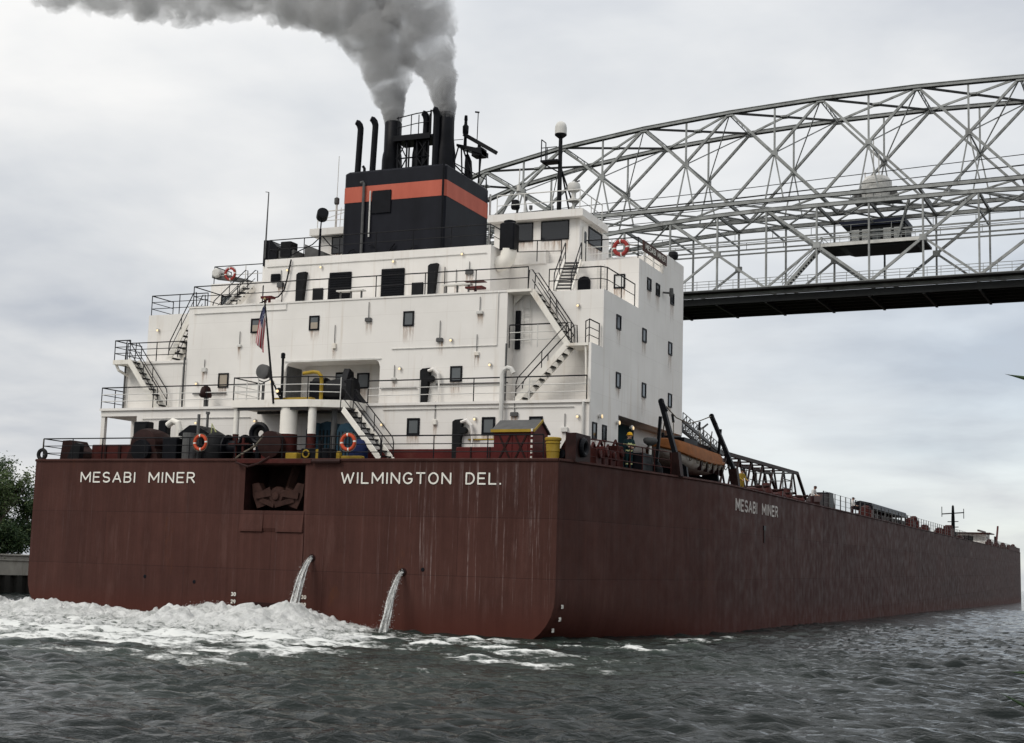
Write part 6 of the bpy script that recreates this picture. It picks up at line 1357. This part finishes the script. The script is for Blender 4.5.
def tree(loc, h, spread, leaf, n, label, seed, dense=1.0, low=.25):
    r = random.Random(seed); o = tag(empty('tree', loc), label, 'tree', 'trees behind the canal pier')
    tips = []; m = MB()
    def branch(p, d, L_, rad, lv):
        pts = [p]; q = p; dd = d.copy()
        for k in range(4): dd = (dd+Vector((r.gauss(0, .16), r.gauss(0, .16), r.gauss(.05, .1)))).normalized(); q = q+dd*L_/4; pts.append(q)
        m.tube(pts, [rad*(1-.18*k) for k in range(5)], 'bark', 6 if lv < 2 else 4)
        if lv >= 3: tips.extend(pts[1:]); return
        if lv > 0: tips.extend(pts[2:])
        for k in range(4 if lv else 7):
            f = r.uniform(low if lv == 0 else .3, 1); s_ = pts[min(3, int(f*4))].lerp(pts[min(4, int(f*4)+1)], f*4 % 1); a = r.uniform(0, 2*PI); up = r.uniform(.2, .9)
            nd = (dd*.5+Vector((math.cos(a), math.sin(a), up))*spread).normalized(); branch(s_, nd, L_*r.uniform(.4, .6), rad*.5, lv+1)
    branch(Vector((0, 0, -.3)), Vector((r.gauss(0, .05), r.gauss(0, .05), 1)), h*.72, h*.018, 0); m.build('trunk', o)
    m = MB(); 
    for _ in range(n):
        c = r.choice(tips)+Vector((r.gauss(0, .28), r.gauss(0, .28), r.gauss(0, .24)))*dense; s_ = r.uniform(.07, .15)
        a = Vector((r.gauss(0, 1), r.gauss(0, 1), r.gauss(0, .6))).normalized(); b = a.orthogonal().normalized(); b = Matrix.Rotation(r.uniform(0, 6), 3, a) @ b
        m.add([c-a*s_, c+b*s_*.5, c+a*s_, c-b*s_*.5], [(0, 1, 2, 3)], leaf if r.random() < .8 else ('leaf_light' if leaf == 'leaf_dark' else 'leaf_dark'))
    m.build('crown', o, fix=False)
tree((-43.0, 28.6, 2.0), 7.6, .8, 'leaf_light', 3800, 'sparse light green tree nearest the port corner of the hull', 3, .8)
tree((-45.2, 25.5, 2.0), 8.2, .9, 'leaf_light', 4200, 'taller thin-leaved tree at the left edge behind the pier', 5, .8)
tree((-43.8, 31.8, 2.0), 5.6, 1.1, 'leaf_dark', 9500, 'dense dark bushy tree low behind the parapet', 8, 1.2, .1)
tree((-46.0, 33.5, 2.0), 6.4, 1.1, 'leaf_dark', 9500, 'broad dark tree half hidden by the hull', 12, 1.2, .1)
tree((-48.5, 29.0, 2.0), 6.6, 1.1, 'leaf_dark', 10000, 'deep green tree behind the two sparse ones', 15, 1.2, .1)
tree((-47.0, 23.5, 2.0), 5.4, 1.2, 'leaf_dark', 9500, 'rounded dark tree cut off by the left picture edge', 17, 1.2, .1)
tree((-42.2, 26.2, 2.0), 3.0, 1.4, 'leaf_dark', 6500, 'low dark bush just behind the parapet under the sparse trees', 23, 1.3, .0)
tree((-42.6, 29.6, 2.0), 3.2, 1.4, 'leaf_dark', 6500, 'low spreading bush behind the parapet, next to the hull edge', 27, 1.3, .0)
tree((-44.6, 22.4, 2.0), 3.0, 1.4, 'leaf_dark', 6000, 'low dark bush behind the parapet at the left picture edge', 29, 1.3, .0)
tree((-56, 42, 2.0), 8.0, 1.0, 'leaf_dark', 6000, 'farthest dark tree standing back from the pier', 19, 1.3, .1)

def near_pier():
    o = tag(empty('canal_pier', (33.5, 0, 0)), 'near concrete canal pier at the right picture edge where the reeds grow', 'pier')
    m = MB(); m.box(0, 9, -120, 118, -3, 1.0, 'concrete'); m.box(-.06, 1.2, -120, 118, .88, 1.02, 'concrete'); m.build('cap', o)
    r = random.Random(6); p = tag(empty('reed_plant', (33.78, -48.6, 1.0)), 'green reed with long pointed blades at the right picture edge', 'plant')
    m = MB(); m.tube([(0, 0, -.05), (.02, .02, .9), (-.02, .03, 1.7), (.02, 0, 2.5)], [.02, .018, .013, .005], 'leaf_dark', 6); m.build('stem', p)
    def blade(z0, tip, w_):
        a = Vector((0, .02, z0)); t_ = Vector(tip); mid = (a+t_)/2+Vector((.05, 0, .12)); n_ = 9; vs = []
        for k in range(n_+1):
            u = k/n_; c = a*(1-u)**2+mid*2*u*(1-u)+t_*u*u; d = Vector((0, .3, 1)).normalized()*w_*math.sin(PI*min(1, .15+u*.85))**.5
            vs += [c-d, c+Vector((0, -.004, 0)), c+d]
        m = MB(); m.add(vs, [(3*i+q, 3*i+q+1, 3*i+q+4, 3*i+q+3) for i in range(n_) for q in (0, 1)], 'leaf_dark'); m.build('blade', p, True)
    for z0, tip, w_ in BLADES: blade(z0, tip, w_)
BLADES = [(.9, (-.455, 0, 1.38), .010), (1.2, (-.432, .02, 1.425), .014), (1.75, (-.432, 0, 2.09), .013), (1.3, (.4, .1, 1.7), .012), (1.0, (.3, -.35, 1.5), .012), (2.0, (.2, .3, 2.5), .010)]
near_pier()
